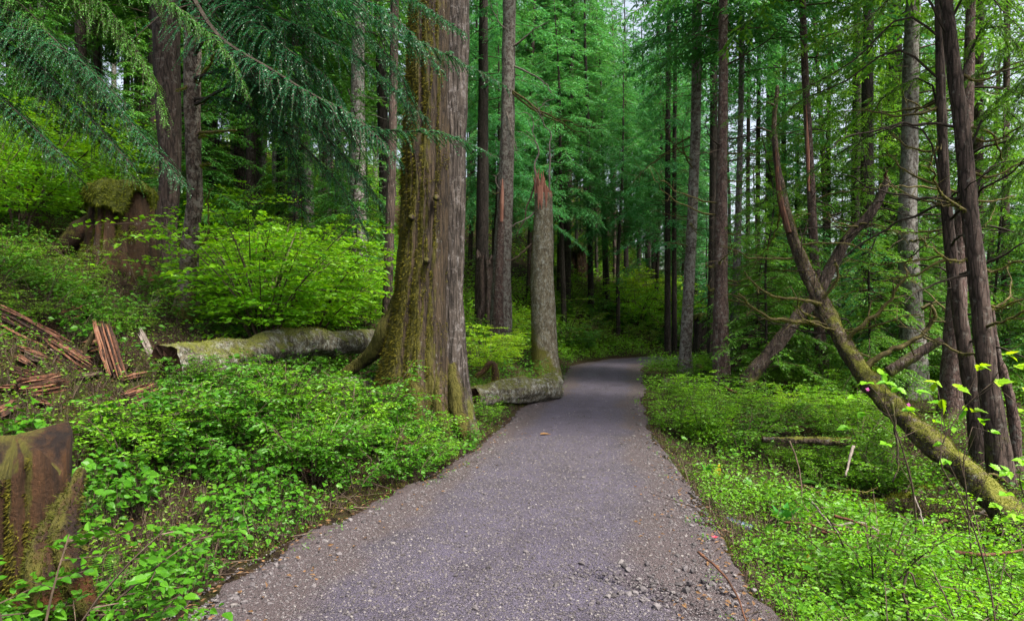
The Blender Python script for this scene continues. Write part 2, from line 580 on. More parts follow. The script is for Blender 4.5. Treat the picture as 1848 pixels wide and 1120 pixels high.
M['redlight'] = noise_mat('fresh_torn_wood', ((.3, (.10, .035, .025)), (.5, (.29, .125, .09)), (.74, (.46, .28, .21))), 14, (1, 1, .12), bump=.8)
M['rot'] = noise_mat('rotten_wood', ((.3, (.008, .005, .003)), (.55, (.04, .018, .010)), (.75, (.13, .06, .03))), 8, (1, 1, .3), bump=1)
M['pale'] = noise_mat('bleached_wood', ((.3, (.06, .05, .042)), (.55, (.16, .135, .118)), (.75, (.26, .235, .21))), 14, (1, 1, .3))
M['mossy_twig'] = noise_mat('mossy_twig', ((.3, (.022, .016, .010)), (.5, (.075, .060, .024)), (.75, (.17, .15, .045))), 16)
M['pipe'] = noise_mat('culvert_steel', ((.3, (.012, .02, .035)), (.6, (.04, .06, .10)), (.8, (.10, .14, .19))), 20, rough=.35, spec=.5, bump=.1)
M['petal'] = leaf_mat('petal', (.30, .04, .20), (.40, .07, .28), tr=.3)
M['redpetal'] = leaf_mat('red_petal', (.42, .03, .06), (.55, .06, .10), tr=.3)
M['spathe'] = leaf_mat('spathe', (.50, .42, .02), (.62, .52, .04), tr=.4)
M['bark_mottled'] = bark_mat('mottled_bark', (.012, .008, .006), (.14, .10, .08), moss=.30, lichen=.6, low=.3, sc=10, kz=.4, lichcol=(.22, .20, .17), mosscol=((.03, .03, .006), (.12, .11, .02)))
M['bark_far'] = bark_mat('far_bark', (.010, .007, .006), (.068, .052, .044), lichen=.15, lichcol=(.15,.15,.13))
M['bark_left'] = bark_mat('ridged_bark', (.012, .008, .006), (.105, .072, .060), moss=.22, lichen=.25, lichcol=(.19,.18,.16), low=.3)
M['bark_big'] = bark_mat('mossy_trunk_bark', (.010, .006, .004), (.078, .053, .031), moss=.48, mosscol=((.014, .015, .003), (.095, .085, .012)), side=(-.8, -.2, .1), lichen=.05, low=.2, sc=6, kz=.12, bump=1.0)
M['bark_grey'] = bark_mat('grey_furrowed_bark', (.012, .009, .007), (.105, .084, .072), moss=.10, side=(-.2, 0, 0), lichen=.35, low=.5, sc=6, kz=.10, bump=.9, lichcol=(.23, .21, .21))
M['bark_snag'] = bark_mat('snag_bark', (.055, .044, .028), (.25, .215, .15), moss=.22, mosscol=((.06, .055, .012), (.18, .17, .035)), side=(-.6, -.1, 0), lichen=.45, low=.42, kz=.3, sc=10)
M['bark_lichen'] = bark_mat('lichen_bark', (.03, .021, .018), (.165, .125, .11), lichcol=(.24,.235,.21), lichen=.7, moss=.10, sc=9, kz=.3)
M['bark_red'] = bark_mat('reddish_bark', (.022, .013, .011), (.145, .092, .080), lichcol=(.20,.19,.17), lichen=.4, moss=.16, sc=9, kz=.3, low=.3)
M['bark_pale'] = bark_mat('pale_bark', (.045, .036, .032), (.20, .17, .155), lichen=.7, moss=.16, sc=8, kz=.25, lichcol=(.28, .275, .26))
M['bark_lean'] = bark_mat('mossy_lean_bark', (.02, .013, .009), (.13, .09, .065), moss=.30, side=(0, -.1, .9), mosscol=((.05, .055, .008), (.17, .17, .025)), lichen=.2, kz=.3)
M['bark_log'] = bark_mat('log_bark', (.022, .019, .012), (.16, .14, .10), moss=.42, side=(0, 0, .5), mosscol=((.03, .036, .007), (.12, .125, .022)), lichen=.5, kz=.6)
M['bark_stump'] = bark_mat('stump_wood', (.014, .007, .003), (.115, .060, .028), moss=.42, side=(-.5, 0, .2), mosscol=((.025, .028, .005), (.12, .105, .016)), lichen=.05, kz=.12, sc=6, bump=1, red=(.085, .040, .020), cr=.04)
M['bark_orange'] = bark_mat('orange_rot_wood', (.008, .004, .003), (.095, .042, .014), moss=.50, side=(-.9, 0, .3), mosscol=((.02, .025, .004), (.10, .085, .012)), lichen=.0, kz=.12, sc=7, bump=1, red=(.12, .042, .012), cr=.04)

# ------------------------------------------------------------------ ground and path
NG = 430
u = np.linspace(-1, 1, NG)
gx = np.sign(u) * 0.9 * (np.exp(6.0 * np.abs(u)) - 1) + 0.3
gy = np.sign(u) * 0.9 * (np.exp(6.2 * np.abs(u)) - 1) + 6.0
gy = gy[gy > -40]
X, Y_ = np.meshgrid(gx, gy)
Z = H(X, Y_)
V = np.stack([X.ravel(), Y_.ravel(), Z], 1)
i = np.arange(len(gy) - 1)[:, None] * NG
j = np.arange(NG - 1)[None]
Fg = np.stack([i + j, i + j + 1, i + j + NG + 1, i + j + NG], -1).reshape(-1, 4)
g = MB().add(V, Fg).obj('ground', M['soil'], smooth=True)
tag(g, 'dark mossy forest soil rising to the left of the path', kind='structure')

rows = np.r_[np.arange(12, 22, .03), np.arange(22, 60, .12), np.arange(60, _t[-1], 1.0)]
pc = catmull(PATH, _t, rows)
ptg = np.gradient(pc[:, :2], rows, axis=0)
ptg /= np.linalg.norm(ptg, axis=1)[:, None]
nrm = np.stack([-ptg[:, 1], ptg[:, 0]], 1)
vv = np.linspace(-1.32, 1.32, 150)
xy = pc[:, None, :2] + nrm[:, None] * (vv[None, :, None] * pc[:, None, 2:3])
x, y = xy[..., 0].ravel(), xy[..., 1].ravel()
v = np.repeat(vv[None], len(rows), 0).ravel()
edge = np.abs(v) + 0.17 * n2(x, y, .35, 3, 21) + .16 * n2(x, y, 1.5, 2, 22)
z = .02 * (1 - v * v) + .012 * n2(x, y, .35, 3, 23) + .03 * n2(x, y, 1.6, 2, 24)
rut = G(1055, 1048), G(1140, 1066), G(1245, 1118)
for a, b in zip(rut[:-1], rut[1:]):
    ab = (b - a)[:2]
    t_ = np.clip(((x - a[0]) * ab[0] + (y - a[1]) * ab[1]) / (ab @ ab), 0, 1)
    dd = np.hypot(x - a[0] - t_ * ab[0], y - a[1] - t_ * ab[1])
    z -= .045 * np.exp(-(dd / .07)**2) * (.6 + .6 * n2(x, y, .12, 2, 25))
hh = H(x, y)
out = sstep(.97, 1.06, edge)
z = z * (1 - out) + out * (np.minimum(hh, z) + .012 - .13 * sstep(.98, 1.15, edge))
pm = MB().add(np.stack([x, y, z], 1), (np.stack([i_ := np.arange(len(rows) - 1)[:, None] * 150 + np.arange(149)[None], i_ + 150, i_ + 151, i_ + 1], -1)).reshape(-1, 4))
me = pm.mesh('path', M['gravel'], True)
at = me.attributes.new('edge', 'FLOAT', 'POINT')
at.data.foreach_set('value', edge.astype(np.float32))
path = link('path', me)
tag(path, 'grey purple gravel path winding into the forest', kind='structure')

rng = np.random.RandomState(11)
# loose stones on the way
_ico = np.array([(0, 0, -1), (.72, -.53, -.45), (-.28, -.85, -.45), (-.89, 0, -.45), (-.28, .85, -.45), (.72, .53, -.45), (.28, -.85, .45), (-.72, -.53, .45), (-.72, .53, .45), (.28, .85, .45), (.89, 0, .45), (0, 0, 1)])
_icf = np.array([(0, 1, 2), (1, 0, 5), (0, 2, 3), (0, 3, 4), (0, 4, 5), (1, 5, 10), (2, 1, 6), (3, 2, 7), (4, 3, 8), (5, 4, 9), (1, 10, 6), (2, 6, 7), (3, 7, 8), (4, 8, 9), (5, 9, 10), (6, 10, 11), (7, 6, 11), (8, 7, 11), (9, 8, 11), (10, 9, 11)])


def stones(n, ylo, yhi, rlo, rhi, seed, edge_bias=0.0, box=None):
    r = np.random.RandomState(seed)
    yy = ylo * (yhi / ylo)**r.rand(n)
    c = np.stack([np.interp(yy, CL[:, 1], CL[:, k]) for k in (0, 2)], 1)
    vv = r.uniform(-1.05, 1.05, n)
    if edge_bias:
        k = r.rand(n) < edge_bias
        vv[k] = np.sign(r.randn(k.sum())) * (1.0 - np.abs(r.randn(k.sum())) * .12)
    xx = c[:, 0] + vv * c[:, 1]
    if box is not None:
        xx, yy = box[0] + r.randn(n) * box[2], box[1] + r.randn(n) * box[3]
    s = rlo * (rhi / rlo)**(r.rand(n)**1.8)
    zz = np.where(np.abs(vv) < .97, .02 * (1 - vv * vv) + .012 * n2(xx, yy, .35, 3, 23) + .03 * n2(xx, yy, 1.6, 2, 24), np.minimum(H(xx, yy), 0) + .01)
    d = unit(np.c_[r.randn(n, 2), r.randn(n) * .2])
    T = (_ico * np.array([1, 1, .6]), _icf)
    Vv, Ff = scatter(T, np.stack([xx, yy, zz + s * .15], 1), d, np.repeat([[0, 0, 1.]], n, 0), s, s * r.uniform(.6, .95, n))
    Vv = Vv + (r.rand(len(Vv), 3) - .5) * np.repeat(s, 12)[:, None] * .35
    return Vv, Ff


pb = MB()
pb.add(*stones(34000, 3.0, 9, .004, .012, 1))
pb.add(*stones(5000, 6, 26, .006, .013, 2))
pb.add(*stones(1500, 3.0, 14, .008, .028, 3, .75))
pb.add(*stones(120, 3.3, 4.3, .010, .035, 5, box=(rut[1][0] + .2, rut[1][1] - .1, .35, .16)))
tag(pb.obj('gravel', M['pebble']), 'loose grey gravel lying on the path', 'gravel', kind='stuff')

# ------------------------------------------------------------------ plant builders
def bough(B, pts, r0, lmax, sec_sp, bl, bw, bsp, rng, s0=.12, droop=.35, mw=0, ml=1, sides=5, twigs=True, taper=.7, vdroop=.25, layers=1):
    """a conifer branch: woody axis, flat side twigs, needle blades along the twigs"""
    pts = np.asarray(pts, float)
    t = np.r_[0, np.cumsum(np.linalg.norm(np.diff(pts, axis=0), axis=1))]
    Ln = t[-1]
    na = max(5, int(Ln / .22))
    A = catmull(pts, t, na)
    rr = np.linspace(r0, .003, na)
    B.add(*tube(A, rr, sides, na, cap=False), mw)
    ns = max(4, int(Ln * (1 - s0) / sec_sp)) * layers
    s = s0 + (1 - s0) * (np.arange(ns) + rng.rand(ns) * .8) / ns
    s = np.repeat(s, 2)
    s = np.clip(s, 0, .995)
    n = len(s)
    q = s * (na - 1)
    k = np.clip(q.astype(int), 0, na - 2)
    fr = (q - k)[:, None]
    p0 = A[k] * (1 - fr) + A[k + 1] * fr
    tg = unit(A[k + 1] - A[k])
    sgn = np.tile([1., -1.], n // 2)[:, None]
    side = unit(np.cross(tg, np.array([0, 0, 1.])) + 1e-6)
    ang = R(52) + rng.randn(n, 1) * .18
    d = unit(tg * np.cos(ang) + side * sgn * np.sin(ang) + np.c_[rng.randn(n, 2) * .12, rng.randn(n) * .24])
    l = lmax * ((1 - s)**taper * np.minimum(1, .45 + (s - s0) * 3) + .10) * (.35 + .85 * rng.rand(n))
    end = lambda tt, kk: p0[kk] + d[kk] * (l[kk] * tt)[:, None] + np.array([0, 0, -1.]) * (droop * l[kk] * tt**2)[:, None]
    if twigs:
        kk = np.arange(n)
        h0, h1, h2 = end(np.zeros(n), kk), end(np.full(n, .5), kk), end(np.full(n, 1.), kk)
        B.add(*strips(np.r_[h0, h1], np.r_[h1, h2], np.r_[np.full(n, r0 * .18 + .001), np.full(n, r0 * .12 + .001)], .001), mw)
    nb = np.maximum(3, (l / bsp).astype(int)) * 2
    kk = np.repeat(np.arange(n), nb)
    idx = np.arange(len(kk)) - np.repeat(np.cumsum(nb) - nb, nb)
    tt = (idx // 2 + .3 + rng.rand(len(kk)) * .5) / np.repeat(nb // 2, nb)
    p = end(tt, kk)
    dd = unit(d[kk] + np.array([0, 0, -2.]) * (droop * tt)[:, None])
    sd = unit(np.cross(dd, np.array([0, 0, 1.])) + 1e-6)
    sg = np.where(idx % 2 == 0, 1., -1.)[:, None]
    b = R(48) + rng.randn(len(kk), 1) * .3
    bd = unit(dd * np.cos(b) + sd * sg * np.sin(b) + np.c_[np.zeros((len(kk), 2)), -vdroop + rng.randn(len(kk)) * .22])
    up = unit(np.array([0, 0, 1.]) + rng.randn(len(kk), 3) * .35)
    L = bl * (1.15 - .6 * tt) * (.6 + .7 * rng.rand(len(kk)))
    B.add(*scatter(BLADE, p, bd, up, L, bw), ml)


def dead_twigs(B, n, h0, h1, lmax, rng, axis, rad, m=0):
    p0, p1, r0, r1 = [], [], [], []
    for i in range(n):
        h = h0 + (h1 - h0) * rng.rand()
        az = rng.rand() * 6.283
        l = lmax * (.3 + .7 * rng.rand())
        a = np.array([*axis(h), h])
        d = np.array([math.cos(az), math.sin(az), rng.uniform(-.35, .25)])
        b = a + d * l * .5
        c = b + unit(d + rng.randn(3) * .2 + np.array([0, 0, -.15])) * l * .5
        p0 += [a, b]
        p1 += [b, c]
        r0 += [rad, rad * .65]
        r1 += [rad * .65, rad * .2]
        for k in range(rng.randint(0, 3)):
            q = b + (c - b) * rng.rand()
            p0.append(q)
            p1.append(q + unit(d + rng.randn(3) * .7) * l * .3)
            r0.append(rad * .4)
            r1.append(rad * .15)
    B.add(*strips(np.array(p0), np.array(p1), np.array(r0), np.array(r1)), m)


def crown(B, rng, h0, h1, L, n, axis=lambda h: (0., 0.), bl=.21, bw=.050, sec_sp=.17, bsp=.095, lmax=.95, droop=.35, rise=.22, fall=.5, az=None, top=.8, wood=.02):
    for i in range(n):
        f = (i + rng.rand()) / n
        h = h0 + (h1 - h0) * f
        l = L * ((1 - f)**top) * (.55 + .55 * rng.rand()) + .35
        a = (i * 2.39996 + rng.randn() * .3) if az is None else rng.uniform(*az)
        x, y = axis(h)
        t = np.linspace(0, 1, 5)
        d = np.array([math.cos(a), math.sin(a)])
        rs = rise + rng.randn() * .08
        bend = rng.randn() * .12
        pts = np.stack([x + l * t * d[0] - bend * l * t * t * d[1], y + l * t * d[1] + bend * l * t * t * d[0], h + l * (rs * t - fall * t * t)], 1)
        bough(B, pts, wood * (.5 + l / L * .6), min(lmax, .34 * l + .12), sec_sp, bl, bw, bsp, rng, droop=droop, sides=4, twigs=False)


def shrub_mesh(name, seed, h=1.3, nst=9, nbr=9, nlf=20, lf=.034, wd=.55, mat='fresh', spread=.55, T=LEAF, layered=.75):
    rng = np.random.RandomState(seed)
    B = MB()
    s0, s1, sr0, sr1, LP, LD = [], [], [], [], [], []
    for i in range(nst):
        a = i * 2.4 + rng.rand()
        hh = h * rng.uniform(.55, 1.05)
        sp = spread * rng.uniform(.4, 1.3) * h
        t = np.linspace(0, 1, 6)[:, None]
        base = np.array([math.cos(a), math.sin(a), 0]) * .06
        st = base + np.array([math.cos(a) * sp, math.sin(a) * sp, 0]) * t**1.6 + np.array([0, 0, hh]) * (t * 1.15 - .15 * t * t)
        s0.append(st[:-1])
        s1.append(st[1:])
        sr0.append(.011 * (1 - .75 * t[:-1, 0]) * h**.5)
        sr1.append(.011 * (1 - .75 * t[1:, 0]) * h**.5)
        for k in range(nbr):
            f = rng.uniform(.25, 1)
            p = np.array([np.interp(f, t[:, 0], st[:, c]) for c in range(3)])
            az = a + rng.uniform(-1.9, 1.9)
            l = h * rng.uniform(.18, .42)
            d = np.array([math.cos(az), math.sin(az), rng.uniform(-.05, .35) * (1.6 - layered)])
            nn = nlf + rng.randint(-4, 5)
            tt = (np.arange(nn) + .5) / nn
            q = p + d * (l * tt)[:, None] + np.array([0, 0, -.16 * l]) * (tt**2)[:, None]
            s0.append(q[:1] * 0 + p)
            s1.append(q[-1:])
            sr0.append([.0035])
            sr1.append([.001])
            sg = np.where(np.arange(nn) % 2 == 0, 1., -1.)[:, None]
            sd = np.array([-d[1], d[0], 0])
            ld = unit(d * .55 + sd * sg * .85 + rng.randn(nn, 3) * .25 + np.array([0, 0, -.12]))
            # two ranks: leaves also on short side shoots
            q = q + sd * sg * (rng.rand(nn, 1) * .22 * l)
            LP.append(q)
            LD.append(ld)
    B.add(*strips(np.concatenate(s0), np.concatenate(s1), np.concatenate(sr0), np.concatenate(sr1)), 0)
    LP, LD = np.concatenate(LP), np.concatenate(LD)
    n = len(LP)
    L = lf * rng.uniform(.6, 1.35, n)
    L2 = MB()
    L2.add(*scatter(T, LP, LD, unit(np.array([0, 0, 1.]) + np.array([0, 0, -.0]) + rng.randn(n, 3) * .62), L, L * wd), 0)
    return B.mesh(name + '_stem', M['twig']), L2.mesh(name + '_leaves', M[mat])


def shrub_proto(name, seed, **k):
    return (name,) + shrub_mesh(name, seed, **k)


def place_shrub(proto, x, y, sc, rz, label, group, cat='shrub', tilt=0.0, sink=.03):
    name, st, lv = proto
    o = thing(name, label, cat, (x, y, H1(x, y) - sink), group)
    o.rotation_euler = (tilt * math.sin(rz), tilt * math.cos(rz), rz)
    o.scale = (sc, sc, sc * (0.85 + .3 * ((x * 7.3 + y * 3.1) % 1)))
    link('stem', st, o)
    link('foliage', lv, o)
    return o


def px_of(x, y, z):
    return CX + x / y * F, HY - (z - CH) / y * F


# ------------------------------------------------------------------ individual trees
def pxtree(name, label, pts, bark, top=22.0, ns=20, nr=46, barkd=.012, flare=.35, fh=.25, crown_h=None, crown_kw=None, foliage='hemfar', seed=1, Y=None, twigs=0, twig_len=1.0, twig_h=(1.5, 8), group=None, cat='tree', lean_y=0.0, cutoff=None, twig_mat='twig', lump=.06):
    """pts: (photo x, photo y, width in photo pixels) down the trunk; the last is the foot, which stands on the ground"""
    bx, by, bw = pts[-1]
    if Y is None:
        gp = G(bx, by)
        Y = gp[1]
    x0 = (bx - CX) / F * Y
    z0 = H1(x0, Y)
    A, rr = [(0, 0, -.25), (0, 0, .0)], [bw / F * Y / 2] * 2
    for (px, py, wd) in pts[-2::-1]:
        p = P(px, py, Y)
        zz = p[2] - z0
        if zz < .15:
            continue
        A.append((p[0] - x0, lean_y * zz, zz))
        rr.append(wd / F * Y / 2)
    A, rr = np.array(A, float), np.array(rr)
    if cutoff is None and A[-1, 2] < top:
        d = (A[-1] - A[-2]) / max(A[-1, 2] - A[-2, 2], .1)
        n = 3
        for k in range(1, n + 1):
            zz = (top - A[-1, 2]) / (n + 1 - k)
            A = np.vstack([A, A[-1] + np.array([d[0] * .5, d[1] * .5, 1.]) * zz])
            rr = np.r_[rr, max(.02, rr[-1] * (.72 if k < n else .15))]
    o = thing(name, label, cat, (x0, Y, z0), group)
    V_, F_ = tube(A, rr, ns, nr, barkd, seed, flare, fh, lump=lump)
    MB().add(V_, F_).obj('trunk', bark, o, smooth=True)
    axis = lambda h: (float(np.interp(h, A[:, 2], A[:, 0])), float(np.interp(h, A[:, 2], A[:, 1])))
    rng = np.random.RandomState(seed + 500)
    if twigs:
        B = MB()
        dead_twigs(B, twigs, twig_h[0], twig_h[1], twig_len, rng, axis, .012)
        B.obj('twigs', M[twig_mat], o)
        o.children[-1]['kind'] = 'stuff'
    if crown_h:
        B = MB()
        kw = dict(L=3.2, n=80)
        kw.update(crown_kw or {})
        crown(B, rng, crown_h[0], crown_h[1], axis=axis, **kw)
        B.obj('crown', [M['twig'], M[foliage]], o)
    return o, np.array([x0, Y, z0]), A, rr, (V_, F_)


def branch(parent, org, pts, r0, r1, mat='twig', name='branch', ns=6, fz=0, rng=None, label=None, fl=.03):
    """pts in world space; org = parent's location"""
    A = np.asarray(pts, float) - org
    jr = np.random.RandomState(int(abs(A.sum()) * 1000) % 9999)
    tl = np.r_[0, np.cumsum(np.linalg.norm(np.diff(A, axis=0), axis=1))]
    if len(A) > 2:
        A = catmull(A, tl, len(A) * 3)
        A[1:] += jr.randn(len(A) - 1, 3) * min(.035, .012 * tl[-1]) * np.linspace(.3, 1, len(A) - 1)[:, None]
    V_, F_ = tube(A, np.linspace(r0, r1, len(A)), ns, max(8, len(A) * 2), bark=r0 * .15, seed=int(abs(A[0, 0]) * 100), lump=.12)
    B = MB().add(V_, F_, 0)
    if tl[-1] > .5 and ns == 6:
        for k in range(int(2 + tl[-1] * 2.5)):
            i_ = jr.randint(len(A) // 4, len(A) - 1)
            tg_ = unit(A[min(i_ + 1, len(A) - 1)] - A[i_ - 1])
            q1 = A[i_] + unit(tg_ * .7 + jr.randn(3) * .6) * tl[-1] * jr.uniform(.06, .18)
            q2 = q1 + unit(tg_ * .7 + jr.randn(3) * .6) * tl[-1] * jr.uniform(.04, .12)
            B.add(*strips([A[i_], q1], [q1, q2], [r0 * .3, r0 * .22], [r0 * .22, .001]), 0)
    if fz:
        fuzz(B, V_, F_, fz, fl, .006, rng or np.random.RandomState(1), m=1, down=.6)
    o = B.obj(name, [M[mat], M['moss']], parent, smooth=True)
    if label:
        o['label'] = label
    return o


def pxb(Y0, Y1, *pp):
    return [P(a, b, Y0 + (Y1 - Y0) * k / (len(pp) - 1)) for k, (a, b) in enumerate(pp)]


# --- the big twin-stemmed tree
bY = 8.9
bx = (758 - CX) / F * bY
bz = H1(bx, bY) - .05
big = thing('conifer_tree', 'huge twin-stemmed tree at the path edge, mossy brown left stem, grey right stem', 'tree', (bx, bY, bz))


def bigstem(pp, dY, bark, seed, flare, fh, lobes, grooves, ns=200, nr=320, top=20):
    A, rr = [], []
    for (px, py, wd) in pp[::-1]:
        p = P(px, py, bY + dY)
        A.append(p - np.array([bx, bY, bz]))
        rr.append(wd / F * (bY + dY) / 2)
    A, rr = np.array(A), np.array(rr)
    A = np.vstack([A, A[-1] + np.array([A[-1, 0] - A[-3, 0], 0, 3.]), A[-1] + np.array([A[-1, 0] - A[-3, 0], 0, top - A[-1, 2]])])
    rr = np.r_[rr, rr[-1] * .92, .08]
    V_, F_ = tube(A, rr, ns, nr, .030, seed, flare, fh, lobes, grooves=grooves, kz=.14, lump=.07)
    o = MB().add(V_, F_).obj('trunk', bark, big, smooth=True)
    return o, V_, F_


o1, Vb, Fb = bigstem([(777, 0, 74), (774, 150, 80), (769, 300, 86), (763, 450, 93), (758, 560, 102), (752, 660, 118), (750, 730, 140), (752, 800, 160)], 0, M['bark_big'], 3, .32, .40,
                     [(3.3, 1.2, .32), (4.1, .7, .25), (4.9, .8, .28), (2.4, .8, .4), (5.6, .5, .3), (1.2, .6, .5)], [(4.55, .10, .10), (5.25, .12, .09), (3.9, .07, .08)])
o1['label'] = 'brown mossy stem'
o2, Vc, Fc = bigstem([(820, 0, 54), (816, 150, 58), (812, 300, 60), (808, 450, 63), (805, 560, 66), (804, 660, 80), (802, 730, 92), (806, 800, 108)], .22, M['bark_grey'], 5, .28, .36,
                     [(5.4, 1.3, .35), (6.1, .7, .3), (4.6, .6, .3), (0.8, .8, .4)], [(4.2, .16, .14), (5.6, .07, .08)])
o2['label'] = 'grey furrowed stem'
rng = np.random.RandomState(5)
borg = np.array([bx, bY, bz])


def root(pp, r0, r1, mat=M['bark_big'], fz=1500, org=borg, par=big, seed=2):
    A = np.array(pp) - org
    A[0] += np.array([0, .22, .10])
    rr_ = np.linspace(r0, r1, len(A))
    rr_[0] *= .3
    V_, F_ = tube(A, rr_, 24, 40, .012, seed, lump=.15)
    B = MB().add(V_, F_, 0)
    fuzz(B, V_, F_, fz, .03, .006, rng, cond=lambda p, n: n[:, 2] > -.1, m=1)
    return B.obj('root', [mat, M['moss_dark']], par, smooth=True)


def gz(px, py, dz=0.0):
    g_ = G(px, py)
    return g_ + np.array([0, 0, dz])


root([P(722, 520, bY), P(700, 590, bY), P(678, 630, bY + .1), P(650, 655, bY + .25), P(600, 690, bY + .3)], .17, .07, seed=2)
root([P(735, 590, bY - .1), P(706, 680, bY - .25), P(694, 740, bY - .45), P(688, 800, bY - .6)], .16, .09, seed=3)
root([P(812, 640, bY - .05), P(824, 720, bY - .25), P(838, 780, bY - .42), P(856, 830, bY - .5)], .15, .06, seed=4)
root([P(750, 620, bY - .25), P(752, 720, bY - .5), P(764, 790, bY - .6), P(776, 850, bY - .7)], .15, .07, seed=6)
root([P(790, 640, bY - .2), P(792, 730, bY - .45), P(806, 800, bY - .55)], .12, .05, seed=8)
B = MB()
fuzz(B, Vb, Fb, 90000, .05, .010, rng, cond=lambda p, n: (n[:, 0] * .8 - n[:, 1] * .1 + fbm(p * np.array([2.2, 2.2, 1.1]), 4, 9) * 1.6 < -.02) & (p[:, 2] < 7), down=.5)
fuzz(B, Vb, Fb, 26000, .035, .007, rng, cond=lambda p, n: (p[:, 2] < 1.5) & (fbm(p * 3, 3, 12) > -.05 + p[:, 2] * .12), down=.5)
fuzz(B, Vc, Fc, 14000, .03, .006, rng, cond=lambda p, n: (p[:, 2] < .9) & (fbm(p * 3, 3, 13) > -.05 + p[:, 2] * .3), down=.5)
tag(B.obj('moss', M['moss_gold'], big), kind='stuff')
for k, (px, py) in enumerate([(787, 357), (770, 470), (742, 392)]):
    V_, F_ = tube([P(px, py, bY - .30) - borg, P(px + 1, py + 1, bY - .42) - borg, P(px + 1, py + 2, bY - .50) - borg], [.05, .042, .015], 12, 8, .008, k)
    MB().add(V_, F_).obj('knot', M['bark_big'], big, smooth=True)
B = MB()
crown(B, rng, 7.5, 19, 3.0, 26, axis=lambda h: (.1, 0), bl=.09, bw=.022, bsp=.05, sec_sp=.14, lmax=.8)
B.obj('crown', [M['twig'], M['hemlock']], big)

# --- broken snag beside the path
snag, sorg, sA, sr, (sV, sF) = pxtree('broken_snag', 'thick broken-off dead trunk with torn orange top standing by the path bend', [(981, 350, 33), (980, 420, 38), (979, 500, 43), (981, 580, 46), (984, 664, 52)],
                                      M['bark_snag'], ns=64, nr=120, barkd=.010, flare=.28, fh=.30, seed=8, cutoff=1, cat='dead tree', Y=19.0)
rng = np.random.RandomState(3)
B = MB()
tp = sA[-1]
for k in range(90):
    a = rng.uniform(0, 6.283)
    rr_ = sr[-1] * rng.uniform(.35, 1.0)
    hgt = .10 + 1.0 * (.5 - .5 * math.cos(a - .25))**1.6 * rng.uniform(.25, 1.0)
    p0 = tp + np.array([math.cos(a) * rr_, math.sin(a) * rr_, -.12])
    V_, F_ = tube([p0, p0 + np.array([rng.randn() * .02, rng.randn() * .02, hgt * .6]), p0 + np.array([rng.randn() * .04 - .02, rng.randn() * .04, hgt + .12])], [.034, .030, .003], 5, 7, .006, k)
    B.add(V_, F_)
for k in range(5):
    a = R(rng.uniform(215, 285))
    p0 = tp + np.array([math.cos(a) * sr[-1], math.sin(a) * sr[-1], .18])
    V_, F_ = tube([p0, p0 + np.array([.0, -.015, -.32]), p0 + np.array([rng.randn() * .02, -.025, -.55 - rng.rand() * .2])], [.05, .045, .008], 5, 7, .006, k)
    B.add(V_, F_)
B.obj('torn_top', M['redlight'], snag)
B = MB()
fuzz(B, sV, sF, 16000, .035, .009, rng, cond=lambda p, n: (n[:, 0] + .6 * fbm(p * 3, 3, 4) < -.35) | ((p[:, 2] < .9) & (fbm(p * 4, 2, 5) > .1)), down=.5)
tag(B.obj('moss', M['moss_dark'], snag), kind='stuff')
branch(snag, sorg, pxb(19.2, 19.0, (966, 330), (952, 375), (945, 400), (930, 425)), .035, .012, 'twig')
branch(snag, sorg, pxb(19.0, 18.7, (968, 380), (950, 395), (935, 402), (914, 412)), .03, .01, 'pale')
branch(snag, sorg, pxb(19.0, 18.8, (962, 438), (940, 458), (925, 468), (912, 470)), .035, .012, 'twig')
for pp in [((966, 300), (970, 270), (962, 240), (960, 215), (940, 205)), ((992, 285), (994, 255), (985, 225), (972, 195), (1000, 180))]:
    branch(snag, sorg, pxb(19.1, 19.3, (968 if pp[0][0] < 980 else 992, 345), *pp), .035, .012, 'pale')

# --- grey dead tree behind it and the small forked snag before that
t6, o6, A6, r6, _ = pxtree('dead_tree', 'tall bare grey tree with pale hanging dead limbs between the twin trunk and the snag', [(919, 0, 24), (917, 150, 25), (914, 300, 28), (908, 430, 32), (904, 548, 44)],
                           M['bark_lichen'], ns=32, nr=80, top=24, seed=21, Y=21.5, crown_h=(13, 24), flare=.2)
for pp, r in [(((914, 200), (922, 240), (930, 262), (934, 280)), .03), (((928, 120), (960, 135), (985, 150), (1000, 175)), .035), (((925, 85), (945, 70), (970, 50), (990, 40)), .04),
              (((918, 160), (940, 175), (985, 205), (1040, 225), (1080, 232)), .05), (((918, 160), (950, 190), (1000, 215), (1050, 245)), .045), (((910, 180), (918, 215), (928, 255), (934, 275)), .03),
              (((922, 60), (905, 45), (890, 20), (880, -10)), .03)]:
    branch(t6, o6, pxb(21.4, 20.9, *pp), r, .008, 'mossy_twig' if r >= .045 else 'pale', fz=500 if r >= .045 else 0, fl=.06)
fs, ofs, _, _, _ = pxtree('dead_tree', 'thin barkless snag with a hooked pale limb at its tip, beside the tall grey tree', [(906, 325, 9), (905, 380, 13), (902, 450, 15), (899, 540, 22)], M['bark_red'], ns=20, nr=40, seed=4, Y=20.6, cutoff=1, cat='dead tree')
branch(fs, ofs, pxb(20.6, 20.5, (905, 345), (897, 335), (896, 318), (902, 310)), .03, .012, 'pale')
branch(fs, ofs, pxb(20.6, 20.5, (905, 352), (900, 348), (892, 350), (888, 345)), .025, .012, 'mossy_twig')
V_, F_ = tube([P(905, 400, 20.48) - ofs, P(906, 360, 20.48) - ofs, P(907, 322, 20.5) - ofs], [.05, .07, .01], 8, 10, .01, 3)
MB().add(V_, F_).obj('torn_wood', M['redlight'], fs)

